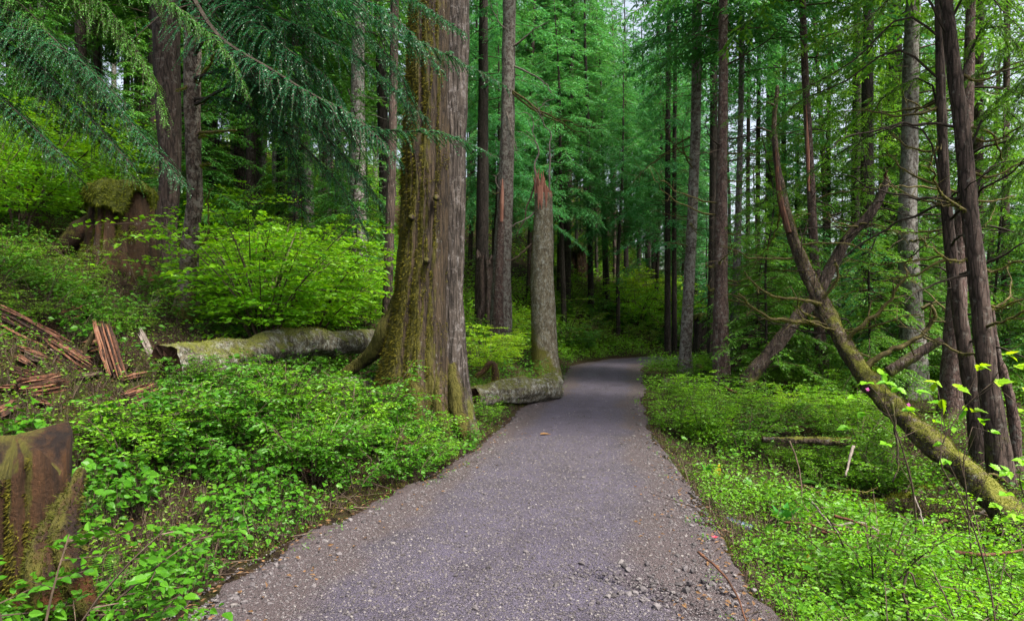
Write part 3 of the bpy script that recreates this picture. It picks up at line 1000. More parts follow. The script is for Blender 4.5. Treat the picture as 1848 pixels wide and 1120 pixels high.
# --- trees of the left slope
t2, o2_, A2, r2, _ = pxtree('conifer_tree', 'dark thick tree with flaking ridged bark right behind the mossy stump', [(298, 0, 47), (301, 100, 45), (305, 220, 41), (307, 320, 37), (299, 400, 38), (294, 445, 46)],
                            M['bark_left'], ns=64, nr=150, barkd=.02, top=22, seed=31, Y=12.4, crown_h=(7.0, 20), foliage='hemlock')
t3, o3, A3, r3, _ = pxtree('conifer_tree', 'slender mossy tree with broken branch stubs in front of the bright shrubs', [(349, 0, 30), (347, 150, 29), (349, 280, 27), (352, 360, 27), (343, 440, 30), (340, 520, 33), (335, 600, 40)],
                           M['bark_mottled'], ns=56, nr=150, barkd=.014, top=20, seed=33, Y=9.6, crown_h=(6.2, 20), crown_kw=dict(bl=.10, bw=.026, sec_sp=.11, bsp=.05, lmax=.8), foliage='hemlock', lump=.07)
rng = np.random.RandomState(33)
for pp, r in [(((356, 150), (366, 135), (380, 115), (386, 92)), .03), (((345, 152), (330, 160), (318, 164)), .016), (((360, 240), (390, 238), (426, 234)), .028), (((352, 85), (362, 72), (370, 64)), .04),
              (((362, 300), (374, 296), (380, 296)), .02), (((356, 440), (368, 438), (376, 410), (376, 360), (384, 340)), .018), (((360, 248), (366, 244), (372, 245)), .02)]:
    branch(t3, o3, pxb(9.55, 9.3, *pp), r, r * .45, 'mossy_twig', fz=300, rng=rng, fl=.03)
t4, _, _, _, _ = pxtree('conifer_tree', 'pale grey slim trunk rising from the top of the bright shrub slope', [(561, 0, 15), (558, 120, 15), (556, 240, 16), (560, 370, 22)], M['bark_pale'], ns=24, nr=60, top=26, seed=34, Y=21, crown_h=(12, 26), foliage='hemleft', twigs=30)
t5, _, _, _, _ = pxtree('conifer_tree', 'thin brown trunk standing just left of the huge twin-stemmed tree', [(712, 0, 16), (709, 200, 16), (704, 400, 17), (698, 560, 20)], M['bark_left'], ns=24, nr=60, top=20, seed=35, Y=14.0, crown_h=(9.5, 20), foliage='hemlock')
t7, _, _, _, _ = pxtree('conifer_tree', 'dark trunk growing out of an old stump, right behind the twin-stemmed tree', [(872, 200, 20), (871, 350, 22), (870, 450, 24), (872, 520, 34)], M['bark_far'], ns=24, nr=50, top=26, seed=36, Y=25, crown_h=(9, 26), foliage='hemfar', twigs=30)
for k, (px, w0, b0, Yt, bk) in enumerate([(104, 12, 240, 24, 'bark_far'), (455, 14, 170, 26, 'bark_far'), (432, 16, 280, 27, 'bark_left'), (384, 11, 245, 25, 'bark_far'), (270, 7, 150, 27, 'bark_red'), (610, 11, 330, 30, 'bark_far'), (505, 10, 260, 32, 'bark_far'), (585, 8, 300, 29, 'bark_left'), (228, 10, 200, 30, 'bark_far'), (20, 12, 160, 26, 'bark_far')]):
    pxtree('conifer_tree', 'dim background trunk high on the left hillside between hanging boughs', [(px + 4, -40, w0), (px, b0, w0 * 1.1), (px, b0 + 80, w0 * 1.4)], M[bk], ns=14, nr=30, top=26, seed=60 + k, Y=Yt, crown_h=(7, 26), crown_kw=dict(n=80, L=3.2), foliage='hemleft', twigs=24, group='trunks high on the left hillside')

# --- trees of the right side
t11, o11, _, _, _ = pxtree('conifer_tree', 'straight slim lichen-grey tree right of the path bend, leaning slightly right', [(1258, 0, 17), (1256, 200, 18), (1251, 350, 19), (1244, 500, 20), (1238, 620, 22), (1236, 674, 30)], M['bark_lichen'], ns=32, nr=90, barkd=.012, top=24, seed=41, Y=19.5, crown_h=(9.5, 24), twigs=40, twig_h=(3, 10), twig_len=1.6)
t12, o12, _, _, _ = pxtree('conifer_tree', 'reddish brown tree with mossy twig stubs on the right bank, nearest to the path', [(1305, 0, 16), (1305, 150, 17), (1303, 300, 19), (1301, 450, 24), (1301, 600, 28), (1302, 706, 36)], M['bark_red'], ns=36, nr=110, barkd=.012, top=22, seed=42, Y=16.0, crown_h=(9, 22), twigs=36, twig_h=(3, 9), twig_len=1.5)
rng = np.random.RandomState(42)
for py, dx, ln in [(325, 1, 42), (478, -1, 16), (505, 1, 40), (512, 1, 46), (520, -1, 14), (540, 1, 30), (420, 1, 30)]:
    x0 = 1301 + dx * 11
    branch(t12, o12, pxb(16, 15.8, (x0, py), (x0 + dx * ln * .5, py + 3), (x0 + dx * ln, py + rng.randint(-8, 8))), .022, .008, 'mossy_twig', fz=160, rng=rng, fl=.045)
t13, _, _, _, _ = pxtree('conifer_tree', 'dark straight trunk hidden just behind the reddish brown tree', [(1289, 0, 14), (1288, 200, 14), (1287, 400, 15), (1285, 600, 20)], M['bark_far'], ns=20, nr=50, top=26, seed=43, Y=23.5, crown_h=(10, 26), twigs=36, twig_h=(2, 10), twig_len=1.5)
t14, _, _, _, _ = pxtree('conifer_tree', 'thin pale tree right behind the reddish brown one, seen on its right', [(1340, 0, 9), (1337, 200, 10), (1332, 400, 12), (1327, 560, 16), (1323, 690, 20)], M['bark_pale'], ns=20, nr=60, top=20, seed=44, Y=18.5, crown_h=(9, 20), twigs=36, twig_h=(2, 9), twig_len=1.4)
t15, o15, _, _, _ = pxtree('conifer_tree', 'tall slender purple-grey tree with a strip of bare wood, between the crossing leaning trunks', [(1448, 0, 12), (1454, 150, 13), (1462, 300, 14), (1469, 450, 16), (1478, 580, 19), (1486, 700, 26)], M['bark_red'], ns=28, nr=90, barkd=.010, top=22, seed=45, Y=16.5, crown_h=(10, 22), twigs=30, twig_h=(3, 10), twig_len=1.3)
V_, F_ = tube([P(1460, 345, 16.38) - o15, P(1458, 270, 16.38) - o15, P(1455, 190, 16.4) - o15], [.03, .045, .01], 8, 16, .008, 3)
MB().add(V_, F_).obj('bare_strip', M['redlight'], t15)
t16, o16, _, _, _ = pxtree('conifer_tree', 'pale lichen-covered thick tree right of the crossing leaning trunks, half veiled by foliage', [(1648, 0, 24), (1644, 100, 26), (1642, 250, 28), (1638, 400, 32), (1644, 550, 38), (1650, 690, 50)], M['bark_pale'], ns=40, nr=110, barkd=.016, top=24, seed=46, Y=16.0, crown_h=(7.5, 24), foliage='hemright', twigs=40, twig_h=(2.5, 9), twig_len=1.6, lump=.06)
t17, o17, A17, _, _ = pxtree('conifer_tree', 'thinner left one of two dark crooked trees standing together on the right bank', [(1695, 0, 15), (1699, 200, 16), (1706, 350, 18), (1722, 500, 22), (1740, 620, 25), (1762, 770, 28), (1770, 850, 34)], M['bark_left'], ns=40, nr=120, barkd=.010, top=18, seed=47, Y=8.9, crown_h=(8, 18), foliage='hemright', lump=.05)
t18, o18, A18, _, _ = pxtree('conifer_tree', 'thicker right one of two dark crooked trees standing together on the right bank', [(1708, 0, 22), (1722, 130, 24), (1738, 250, 27), (1750, 380, 29), (1766, 520, 31), (1783, 680, 33), (1808, 870, 44)], M['bark_left'], ns=44, nr=130, barkd=.013, top=18, seed=48, Y=8.1, crown_h=(8, 18), foliage='hemright', lump=.05)
t19, o19, _, _, _ = pxtree('conifer_tree', 'reddish trunk seen just behind the two crooked trees', [(1752, 0, 16), (1742, 300, 20), (1732, 450, 26), (1724, 600, 38), (1722, 735, 52)], M['bark_red'], ns=32, nr=70, top=22, seed=49, Y=13.0, crown_h=(9, 22), foliage='hemright', lump=.05)
t20, _, _, _, _ = pxtree('dead_tree', 'thin curved dead sapling at the right margin beside the crooked trees', [(1790, 560, 9), (1800, 640, 13), (1818, 700, 16), (1830, 760, 18), (1834, 860, 22)], M['bark_red'], ns=16, nr=40, seed=50, Y=8.6, cutoff=1, cat='dead tree', lump=.2)
for k, (px, w0, b0, Yt, bk) in enumerate([(1205, 10, 560, 30, 'bark_far'), (1217, 8, 570, 31, 'bark_far'), (1368, 8, 600, 27, 'bark_far'), (1414, 9, 610, 30, 'bark_far'), (1495, 8, 600, 29, 'bark_far'), (1545, 16, 640, 24, 'bark_far'), (1565, 22, 640, 21, 'bark_far'), (1395, 26, 610, 33, 'bark_far'), (1590, 9, 630, 30, 'bark_left'), (1765, 18, 600, 20, 'bark_red'), (1815, 12, 600, 19, 'bark_red'), (1350, 7, 600, 26, 'bark_left'), (1612, 30, 640, 27, 'bark_far')]):
    pxtree('conifer_tree', 'dark straight trunk standing farther back among the right-hand trees', [(px + 3, -40, w0 * .8), (px, 300, w0), (px, b0, w0 * 1.3)], M[bk], ns=14, nr=30, top=24, seed=80 + k, Y=Yt, crown_h=(4.5 + 2 * (k % 3), 24), crown_kw=dict(n=70, L=3.0), foliage='hemright' if px > 1450 else 'hemfar', twigs=28, twig_h=(2, 9), twig_len=1.3, group='trunks farther back on the right')

# --- leaning trunks
def lean(name, label, pts, mat, ns=40, nr=110, fz=0, fcond=None, seed=1, bark=.016, cat='fallen tree', lump=.20, moss='moss'):
    W = np.array([P(a, b, Yv) for a, b, Yv, _ in pts])
    rr = np.array([wd / F * Yv / 2 for _, _, Yv, wd in pts])
    org = W[0].copy()
    o = thing(name, label, cat, org)
    V_, F_ = tube(W - org, rr, ns, nr, bark, seed, lump=lump)
    MB().add(V_, F_).obj('trunk', mat, o, smooth=True)
    if fz:
        B = MB()
        fuzz(B, V_, F_, fz, .028, .006, np.random.RandomState(seed), cond=fcond or (lambda p, n: n[:, 2] + .5 * fbm(p * 4, 3, 3) > .15), down=.1)
        tag(B.obj('moss', M[moss], o), kind='stuff')
    return o, org


f1, of1 = lean('leaning_tree', 'mossy leaning trunk rising from the lower right corner into a bare dead spire', [(1900, 1010, 6.0, 60), (1820, 925, 6.5, 54), (1740, 850, 7.2, 47), (1660, 780, 8.2, 40), (1590, 712, 9.3, 35), (1540, 650, 10.2, 30), (1495, 570, 11.0, 27), (1455, 490, 11.4, 23), (1428, 420, 11.6, 19), (1408, 330, 11.8, 14), (1397, 240, 11.9, 10), (1403, 155, 12.0, 5)], M['bark_lean'], nr=150, fz=26000, seed=71)
rng = np.random.RandomState(71)
for pp, Y0, Y1, r0, r1, fz in [
    (((1482, 548), (1440, 540), (1400, 535), (1365, 515), (1345, 490)), 11.0, 10.6, .035, .012, 500), (((1482, 582), (1430, 580), (1385, 572), (1352, 550), (1335, 530)), 11.0, 10.4, .045, .015, 900),
    (((1528, 615), (1550, 590), (1590, 560), (1620, 520), (1645, 465)), 10.5, 10.1, .045, .012, 700), (((1558, 665), (1590, 640), (1640, 618), (1675, 590), (1690, 565), (1680, 555), (1662, 558)), 10.0, 9.6, .055, .025, 400),
    (((1478, 545), (1500, 520), (1512, 490), (1505, 470)), 11.1, 10.8, .03, .02, 300), (((1395, 240), (1375, 232), (1362, 228)), 11.9, 11.8, .02, .01, 0), (((1397, 190), (1385, 185)), 11.9, 11.8, .025, .02, 0), (((1450, 480), (1446, 440), (1460, 395)), 11.4, 11.2, .015, .006, 0)]:
    branch(f1, of1, pxb(Y0, Y1, *pp), r0, r1, 'mossy_twig' if fz else 'twig', fz=fz, rng=rng, fl=.035)
V_, F_ = tube([P(1424, 420, 11.48) - of1, P(1408, 360, 11.66) - of1, P(1400, 270, 11.82) - of1], [.05, .06, .02], 8, 16, .01, 2)
MB().add(V_, F_).obj('bare_wood', M['redwood'], f1)
f2, of2 = lean('leaning_tree', 'dark broken trunk slanting up to the right, crossing behind the mossy leaning tree', [(1345, 690, 15.0, 30), (1396, 628, 14.8, 25), (1432, 582, 14.7, 24), (1468, 545, 14.6, 22), (1502, 480, 14.5, 21), (1528, 432, 14.4, 20), (1572, 384, 14.2, 16), (1602, 325, 14.1, 13)], M['bark_left'], nr=80, fz=6000, seed=72)
branch(f2, of2, pxb(14.2, 14.0, (1600, 325), (1597, 315), (1602, 308)), .05, .02, 'redwood', name='broken_tip')
f3, of3 = lean('leaning_tree', 'short thin slanting dead trunk just right of the reddish brown tree', [(1322, 668, 17.2, 13), (1345, 622, 17.2, 12), (1372, 585, 17.2, 9)], M['bark_lean'], ns=14, nr=24, fz=600, seed=73)
f4, of4 = lean('fallen_branch', 'dark bare limb slanting up to the right below the hooked branch', [(1602, 672, 10.5, 22), (1640, 648, 10.4, 21), (1676, 626, 10.3, 17), (1700, 612, 10.2, 12)], M['bark_left'], ns=20, nr=30, seed=74, cat='branch')

# --- stumps
def stump(name, label, px, Yv, wtop, wbase, ytop, mat, seed, moss_n=9000, cap=True, flare=.5, fh=.25, jag=.12, lobes=None, ns=90, mossmat='moss', back=0.0, cat='stump', mossl=.05, mth=.18):
    x0 = (px - CX) / F * Yv
    z0 = H1(x0, Yv) - .12
    h = CH - (ytop - HY) / F * Yv - z0
    o = thing(name, label, cat, (x0, Yv, z0))
    r1, r0 = wtop / F * Yv / 2, wbase / F * Yv / 2
    A = [(0, 0, -.7), (0, 0, h * .3), (0, 0, h * .65), (0, 0, h)]
    V_, F_ = tube(A, [r0, r0 * .55 + r1 * .45, r1 * 1.02, r1], ns, 60, .028, seed, flare, fh, lobes, grooves=[(4.4, .24, .13), (5.2, .2, .10), (3.6, .22, .12), (4.85, .12, .05), (5.6, .15, .07)], kz=.10, lump=.10)
    top = V_[:, 2] > h * .96
    V_[top, 2] += jag * fbm(V_[top] * 4, 2, seed)
    MB().add(V_, F_).obj('trunk', mat, o, smooth=True)
    rng = np.random.RandomState(seed)
    B = MB()
    if cap:
        # a cushion of moss over the top, sagging over the rim
        nr_, nc = 16, 60
        rr = np.linspace(0, 1, nr_)
        th = np.linspace(0, 6.2832, nc, endpoint=False)
        RRc = r1 * (1.12 + .30 * fbm(np.stack([np.cos(th) * 2.2, np.sin(th) * 2.2, th * 0 + seed], 1), 3, 3))
        sag = np.where(rr < .8, .12 * (1 - (rr / .8)**3) * r1 * 1.5, 0)
        drop = np.clip(rr - .8, 0, 1) / .2
        Vc_ = np.stack([np.stack([np.cos(th) * RRc * min(k_ / .85, 1.0), np.sin(th) * RRc * min(k_ / .85, 1.0),
                                  h + .05 + s_ - d_ * (.10 + .34 * r1 + .55 * r1 * vnoise(np.stack([np.cos(th) * 4, np.sin(th) * 4, th * 0 + 5. + seed], 1), 2))], 1) for k_, s_, d_ in zip(rr, sag, drop)], 0)
        Vc_ = Vc_.reshape(-1, 3)
        Vc_[:, 2] += .16 * r1 * fbm(Vc_ * 3.5, 3, seed + 2) * 2
        Fc_ = grid_faces(nr_, nc)
        B.add(Vc_, Fc_, 1)
        fuzz(B, Vc_, Fc_, moss_n, mossl, .010, rng, m=0, down=.35)
    fuzz(B, V_, F_, moss_n, mossl * .7, .008, rng, cond=lambda p, n: fbm(p * 2.5, 3, seed) + .35 * n[:, 2] - .35 * n[:, 0] > mth, m=0, down=.6)
    B.obj('moss_cap' if cap else 'moss', [M[mossmat], M['moss_skin']], o)
    if not cap:
        tag(o.children[-1], kind='stuff')
    return o, np.array([x0, Yv, z0]), h


s1, os1, hs1 = stump('tree_stump', 'wide old stump with a thick yellow-green moss cap on the left slope', 219, 11.2, 108, 140, 342, M['bark_stump'], 91, 60000, mossl=.075, lobes=[(3.3, 1.6, .35), (2.6, .8, .4), (4.7, .5, .3), (5.8, .6, .3), (1, .6, .4)], flare=.4, fh=.5)
root([P(170, 385, 11.1), P(150, 420, 11.0), P(118, 445, 10.9), P(85, 468, 10.8)], .28, .10, M['bark_stump'], 2500, os1, s1, 4)
root([P(188, 440, 10.9), P(170, 470, 10.7), P(150, 500, 10.5)], .2, .08, M['bark_stump'], 1500, os1, s1, 5)
s2, os2, _ = stump('tree_stump', 'orange rotting stump at the bottom left corner, close to the viewer', 28, 3.55, 160, 200, 838, M['bark_orange'], 92, 40000, cap=False, flare=.50, fh=.34, jag=.40, lobes=[(5.8, 1.0, .30), (4.3, .5, .3), (3.4, .8, .4)], ns=160, mossmat='moss_gold', mossl=.035, mth=.02)
root([P(95, 900, 3.35), P(118, 980, 3.25), P(140, 1050, 3.2), P(165, 1110, 3.1)], .10, .05, M['bark_orange'], 1500, os2, s2, 11)
root([P(60, 950, 3.25), P(72, 1030, 3.12), P(88, 1110, 3.02)], .09, .06, M['bark_orange'], 1500, os2, s2, 12)
s3, os3, _ = stump('tree_stump', 'small dark rotten stump overgrown with leaves below the twin-stemmed tree', 726, 7.1, 46, 84, 806, M['rot'], 93, 9000, cap=False, mossmat='moss_dark', mossl=.04, ns=70, jag=.35, flare=.5)
s4, _, _ = stump('tree_stump', 'tall rooty mossy stump high on the bank beyond the path bend', 1040, 45, 34, 50, 445, M['bark_stump'], 94, 5000, mossl=.12, ns=50, mossmat='moss_dark')
s5, _, _ = stump('tree_stump', 'broad mossy root hump above the far path bend', 1110, 37, 46, 70, 548, M['bark_stump'], 95, 6000, mossl=.10, ns=50, mossmat='moss_dark')
s6, _, _ = stump('tree_stump', 'low broken stump with a pale bare root beside the far path bend', 1067, 32, 24, 32, 592, M['bark_stump'], 96, 3000, mossl=.08, ns=40, mossmat='moss_dark')
s7, _, _ = stump('tree_stump', 'mossy round stump far back, left of the slim lichen-grey tree', 1185, 41, 26, 40, 545, M['bark_stump'], 97, 3000, mossl=.10, ns=40, mossmat='moss_dark')
s8, _, _ = stump('tree_stump', 'dark tapering stump between the lichen-grey tree and the reddish brown tree', 1266, 27, 26, 40, 570, M['bark_far'], 98, 3000, mossl=.07, ns=40, mossmat='moss_dark')
s9, _, _ = stump('tree_stump', 'grey splintered stump carrying the dark trunk behind the twin-stemmed tree', 880, 24.2, 42, 52, 462, M['bark_left'], 99, 1500, cap=False, mossl=.06, ns=60, jag=.9)

# --- fallen logs
def log(name, label, a, b, r0, r1, mat, seed, fz=6000, ns=40, nr=70, sag=0.0, cat='log', endmat='rot', moss='moss', cond=None, fl=.035):
    a, b = np.array(a, float), np.array(b, float)
    o = thing(name, label, cat, a)
    t = np.linspace(0, 1, 6)[:, None]
    A = (b - a) * t
    A[:, 2] += sag * np.sin(t[:, 0] * math.pi)
    V_, F_ = tube(A, np.linspace(r0, r1, 6), ns, nr, .022, seed, lump=.24, cap=False, kz=.5)
    MB().add(V_, F_).obj('trunk', mat, o, smooth=True)
    T_, U_, W_ = frames(A)
    for k, rr in ((0, r0), (-1, r1)):
        rng_ = np.random.RandomState(seed + k + 5)
        th = np.linspace(0, 6.2832, ns, endpoint=False)
        ring = V_[:ns] if k == 0 else V_[(70 - 1) * ns:70 * ns] if nr == 70 else V_[-ns:]
        c = ring.mean(0)
        sgn = 1 if k == 0 else -1
        VV = [ring * 1.0]
        for f_ in (.8, .55, .3, .08):
            VV.append(c + (ring - c) * f_ + T_[k] * sgn * rr * (.35 * (1 - f_)) + T_[k] * (rng_.rand(ns, 1) - .5) * rr * .35)
        VV = np.concatenate(VV)
        MB().add(VV, grid_faces(5, ns)).obj('broken_end', M[endmat], o)
    B = MB()
    fuzz(B, V_, F_, fz, fl, .007, np.random.RandomState(seed), cond=cond or (lambda p, n: (.6 * n[:, 2] + 1.6 * fbm(p * 3.5, 3, seed) > .42)), down=.15)
    tag(B.obj('moss', M[moss], o), kind='stuff')
    return o


def on(px, py, dz):
    g_ = G(px, py)
    g_[2] = H1(g_[0], g_[1]) + dz
    return g_


log('fallen_log', 'mossy grey log with a blunt end lying against the path edge below the snag', P(1000, 698, 13.7), P(852, 716, 11.2), .27, .20, M['bark_log'], 101, 9000, fl=.03)
k1 = thing('log_stub', 'small crooked mossy root stub sticking up behind the grey log', 'stub', P(893, 700, 12.1))
branch(k1, P(893, 700, 12.1), pxb(12.1, 12.1, (893, 700), (894, 672), (888, 656), (876, 664), (862, 680)), (.09), .05, 'rot', name='stub', ns=14, fz=1500, fl=.03)
log('fallen_log', 'long grey log lying across the left slope with a dark rotted broken end', P(300, 666, 7.0), P(672, 620, 11.2), .25, .20, M['bark_log'], 102, 9000, fl=.03, sag=.10)
log('fallen_log', 'half-buried mossy log lying just below the long grey one', P(545, 718, 8.6), P(690, 682, 9.4), .14, .13, M['bark_log'], 103, 3500, fl=.025)
log('fallen_log', 'rotten mossy log at the right path edge in front of the lichen-grey tree', P(1188, 694, 17.2), P(1270, 690, 17.8), .17, .15, M['bark_log'], 104, 3500)
log('fallen_log', 'thin dark log lying among leaves in the middle of the right bank', P(1375, 792, 9.3), P(1535, 797, 9.0), .05, .065, M['bark_lean'], 105, 1500, ns=20)
log('fallen_log', 'mossy rounded log half sunk under the mossy leaning tree', on(1560, 925, .03), on(1720, 880, .04), .07, .045, M['bark_lean'], 106, 6000, ns=20, fl=.05)
log('fallen_log', 'dark wet pole lying in the muddy hollow behind the skunk cabbage', on(1424, 945, .05), on(1530, 978, .05), .04, .03, M['bark_left'], 107, 400, ns=16)
log('fallen_log', 'big mossy log on the bank beyond the path bend', on(1140, 572, .3), on(1235, 628, .25), .38, .32, M['bark_lean'], 108, 6000, fl=.1, moss='moss_dark')
log('fallen_log', 'short mossy log with dark root ends beside the foot of the lichen-grey tree', P(1258, 662, 19), P(1290, 672, 18.6), .09, .08, M['bark_lean'], 109, 800, ns=16)

KEEP = []


def keepout(px0, py0, px1, py1, r, n=6, p=.15):
    for k in range(n):
        g_ = G(px0 + (px1 - px0) * k / max(1, n - 1), py0 + (py1 - py0) * k / max(1, n - 1))
        KEEP.append((g_[0], g_[1], r, p))


# --- shattered red wood on the left slope
def splinter(name, label, a, b, w0, th0, mat, seed, cat='wood splinter', group=None, n=1, jag=.25):
    a, b = np.array(a, float), np.array(b, float)
    o = tag(thing(name, label, cat, a, group), kind='thing')
    d = b - a
    L = np.linalg.norm(d)
    d = d / L
    view = unit(-(a + b) / 2 * np.array([1, 1, 0]) + np.array([0, 0, .6]))
    sd = unit(np.cross(d, view))
    nn = np.cross(sd, d)
    rng_ = np.random.RandomState(seed)
    B = MB()
    nk = max(5, int(w0 / .011))
    cl = np.cumsum(rng_.randn(nk) * .25)
    cl = (cl - cl.min()) / max(cl.max() - cl.min(), .1)
    for k in range(nk * 2):       # many fibres in two layers that end unevenly
        lay = k // nk
        c = (k % nk + .5) / nk - .5
        e0 = cl[k % nk] * jag * L * .35 + rng_.rand() * jag * L * .25
        e1 = L * (1 - cl[nk - 1 - k % nk] * jag * .4 - rng_.rand() * jag * .35)
        o0 = sd * c * w0 + nn * (th0 * (.45 - lay * .8) + rng_.randn() * .16 * th0)
        bend = nn * rng_.randn() * .012 * L + sd * rng_.randn() * .010 * L
        hw = w0 / nk * rng_.uniform(.5, 1.1)
        ring = []
        fs_t = np.linspace(0, 1, 6)
        wv = rng_.randn(6, 2) * .004
        for q_, f_, w_ in zip(fs_t, (.4, .9, 1.0, 1.0, .85, .12), wv):
            p = o0 + d * (e0 + (e1 - e0) * q_) + bend * math.sin(q_ * 3.14) + sd * w_[0] + nn * w_[1]
            for (s_, t_) in ((-1, -1), (1, -1), (1, 1), (-1, 1)):
                ring.append(p + sd * s_ * hw * f_ + nn * t_ * th0 * .35 * f_ * rng_.uniform(.7, 1.3))
        B.add(np.array(ring), [grid_faces(6, 4), np.array([(0, 3, 2, 1), (20, 21, 22, 23)])])
    B.obj('splintered_wood', M[mat], o)
    return o


keepout(325, 660, 350, 620, .6, 3, .1)


def splab(label, p, q, wpx, seed, mat='redwood', Ya=None, Yb=None, dz=0.0, **k):
    a = P(*p, Ya) if Ya else on(*p, dz)
    b = P(*q, Yb) if Yb else on(*q, dz)
    return splinter('wood_splinter', label, a, b, wpx / F * (a[1] + b[1]) / 2, .05, mat, seed, **k)


splab('upright leaning slab of split red wood in the middle of the broken pile', (215, 690), (180, 572), 28, 1, Ya=6.5, Yb=6.75)
splab('long red splintered slab running down from the left margin', (-20, 578), (120, 652), 40, 2, dz=.10)
splab('weathered red slab continuing down below the long splintered one', (60, 618), (168, 690), 34, 3, dz=.07)
splab('red slab lying flat left of the upright slab', (105, 592), (172, 566), 20, 4, dz=.10)
splab('short brown wood block behind the upright slab', (150, 642), (196, 628), 22, 5, dz=.08)
splab('fibrous brown log piece at the lower left of the pile', (25, 726), (130, 702), 34, 6, dz=.08)
splab('dark thin splinter above the fibrous brown log piece', (15, 680), (82, 694), 10, 7, 'rot', dz=.06)
splab('mossy yellowish wood piece in front of the dark log end', (222, 738), (290, 712), 28, 8, dz=.08)
splab('thin red splinter poking up from the middle of the pile', (160, 570), (147, 548), 8, 9, Ya=7.9, Yb=7.9)
splab('brown splinter lying at the left margin under the leaves', (-10, 770), (28, 748), 16, 10, dz=.08)
splab('thin mossy pole propped against the upright slab', (146, 645), (178, 588), 8, 11, 'mossy_twig', Ya=6.75, Yb=6.75)
splab('small red chip of wood on the gravel edge', (524, 856), (563, 872), 10, 12, dz=.09)
splab('grey bleached stick leaning above the dark log end', (282, 662), (250, 590), 9, 13, 'pale', Ya=7.4, Yb=7.6)
for k in range(16):
    r_ = np.random.RandomState(700 + k)
    a_ = (r_.uniform(-10, 250), r_.uniform(590, 745))
    splab('loose splinter in the heap of shattered red wood on the left slope', a_, (a_[0] + r_.uniform(30, 70), a_[1] + r_.uniform(-14, 26)), r_.uniform(6, 13), 40 + k, ['redwood', 'rot', 'redwood', 'twig'][k % 4], dz=.05, group='loose splinters on the left slope')
splab('curved pale root on the dark slope below the stump', (262, 560), (290, 534), 5, 14, 'pale', Ya=9.2, Yb=9.3)

# ------------------------------------------------------------------ the trees of the forest behind
def far_trunk(seed, h, r):
    rng = np.random.RandomState(seed)
    z = np.array([-.4, 0, h * .25, h * .5, h * .75, h])
    A = np.stack([rng.randn(6) * .12 * (z / h), rng.randn(6) * .12 * (z / h), z], 1)
    V_, F_ = tube(A, [r * 1.05, r, r * .82, r * .62, r * .4, .02], 10, 22, .012, seed, .5, .3)
    B = MB().add(V_, F_)
    dead_twigs(B, 44, 1.5, h * .5, 1.3, rng, lambda q: (0, 0), .013)
    return B


def far_tree(label, group, seed, h, r, bark, h0, L, n, fol, **kw):
    rng = np.random.RandomState(seed)
    o = thing('conifer_tree', label, 'tree', (0, 0, 0), group)
    far_trunk(seed, h, r).obj('trunk', bark, o, smooth=True)
    B = MB()
    crown(B, rng, h0, h, L, n, **kw)
    B.obj('crown', [M['twig'], M[fol]], o)
    return o


TAKEN = []


def clear(x, y, r):
    for (a, b, c) in TAKEN:
        if (x - a)**2 + (y - b)**2 < (r + c)**2:
            return False
    TAKEN.append((x, y, r))
    return True


def forest(protos, n, pxr, yr, seed, path_gap=1.6, gap=.8, label=None, group=None, sc=(.8, 1.15), pw=1.0):
    rng = np.random.RandomState(seed)
    k, tries = 0, 0
    used = set()
    while k < n and tries < n * 40:
        tries += 1
        px = rng.uniform(*pxr)
        y = yr[0] * (yr[1] / yr[0])**(rng.rand()**pw)
        x = (px - CX) / F * y
        d, _ = pdist([x], [y])
        if d[0] < path_gap or not clear(x, y, gap):
            continue
        i = rng.randint(len(protos))
        o = protos[i] if i not in used else copy_tree(protos[i])
        used.add(i)
        o.location = (x, y, H1(x, y))
        s = rng.uniform(*sc)
        o.scale = (s, s, s * rng.uniform(.9, 1.1))
        o.rotation_euler = (rng.randn() * .02, rng.randn() * .02, rng.rand() * 6.28)
        if label:
            o['label'], o['group'] = label, group
        k += 1
    for i, p in enumerate(protos):
        if i not in used:
            for c in list(p.children):
                bpy.data.objects.remove(c)
            bpy.data.objects.remove(p)


lab = 'slender conifer in the dense stand far up the left hillside'
gl = 'conifers on the left hillside'
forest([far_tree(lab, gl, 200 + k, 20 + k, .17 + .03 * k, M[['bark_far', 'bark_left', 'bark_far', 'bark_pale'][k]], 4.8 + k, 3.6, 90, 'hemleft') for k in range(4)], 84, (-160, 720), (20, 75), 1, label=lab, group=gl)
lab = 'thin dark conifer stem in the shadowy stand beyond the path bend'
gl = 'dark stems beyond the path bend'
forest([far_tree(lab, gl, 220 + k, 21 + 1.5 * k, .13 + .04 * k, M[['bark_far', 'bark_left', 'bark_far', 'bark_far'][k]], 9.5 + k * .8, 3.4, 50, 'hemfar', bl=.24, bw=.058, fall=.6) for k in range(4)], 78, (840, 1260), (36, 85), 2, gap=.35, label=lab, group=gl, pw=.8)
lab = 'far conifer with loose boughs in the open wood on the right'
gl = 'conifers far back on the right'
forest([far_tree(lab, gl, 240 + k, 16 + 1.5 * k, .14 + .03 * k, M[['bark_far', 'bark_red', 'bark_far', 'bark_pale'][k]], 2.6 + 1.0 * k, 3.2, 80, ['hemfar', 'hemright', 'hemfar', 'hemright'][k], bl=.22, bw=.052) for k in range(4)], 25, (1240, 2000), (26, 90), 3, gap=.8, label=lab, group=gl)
# midground hemlocks whose boughs hang over the bend
lab = 'green hemlock with long drooping boughs hanging above the path bend'
gl = 'hemlocks above the path bend'
forest([far_tree(lab, gl, 260 + k, 18, .15, M['bark_far'], 6.0, 4.4, 110, 'hemfar', bl=.19, bw=.044, sec_sp=.15, bsp=.08, fall=.6, lmax=1.0) for k in range(2)], 11, (860, 1215), (27, 42), 4, gap=1.6, label=lab, group=gl, path_gap=2.2)
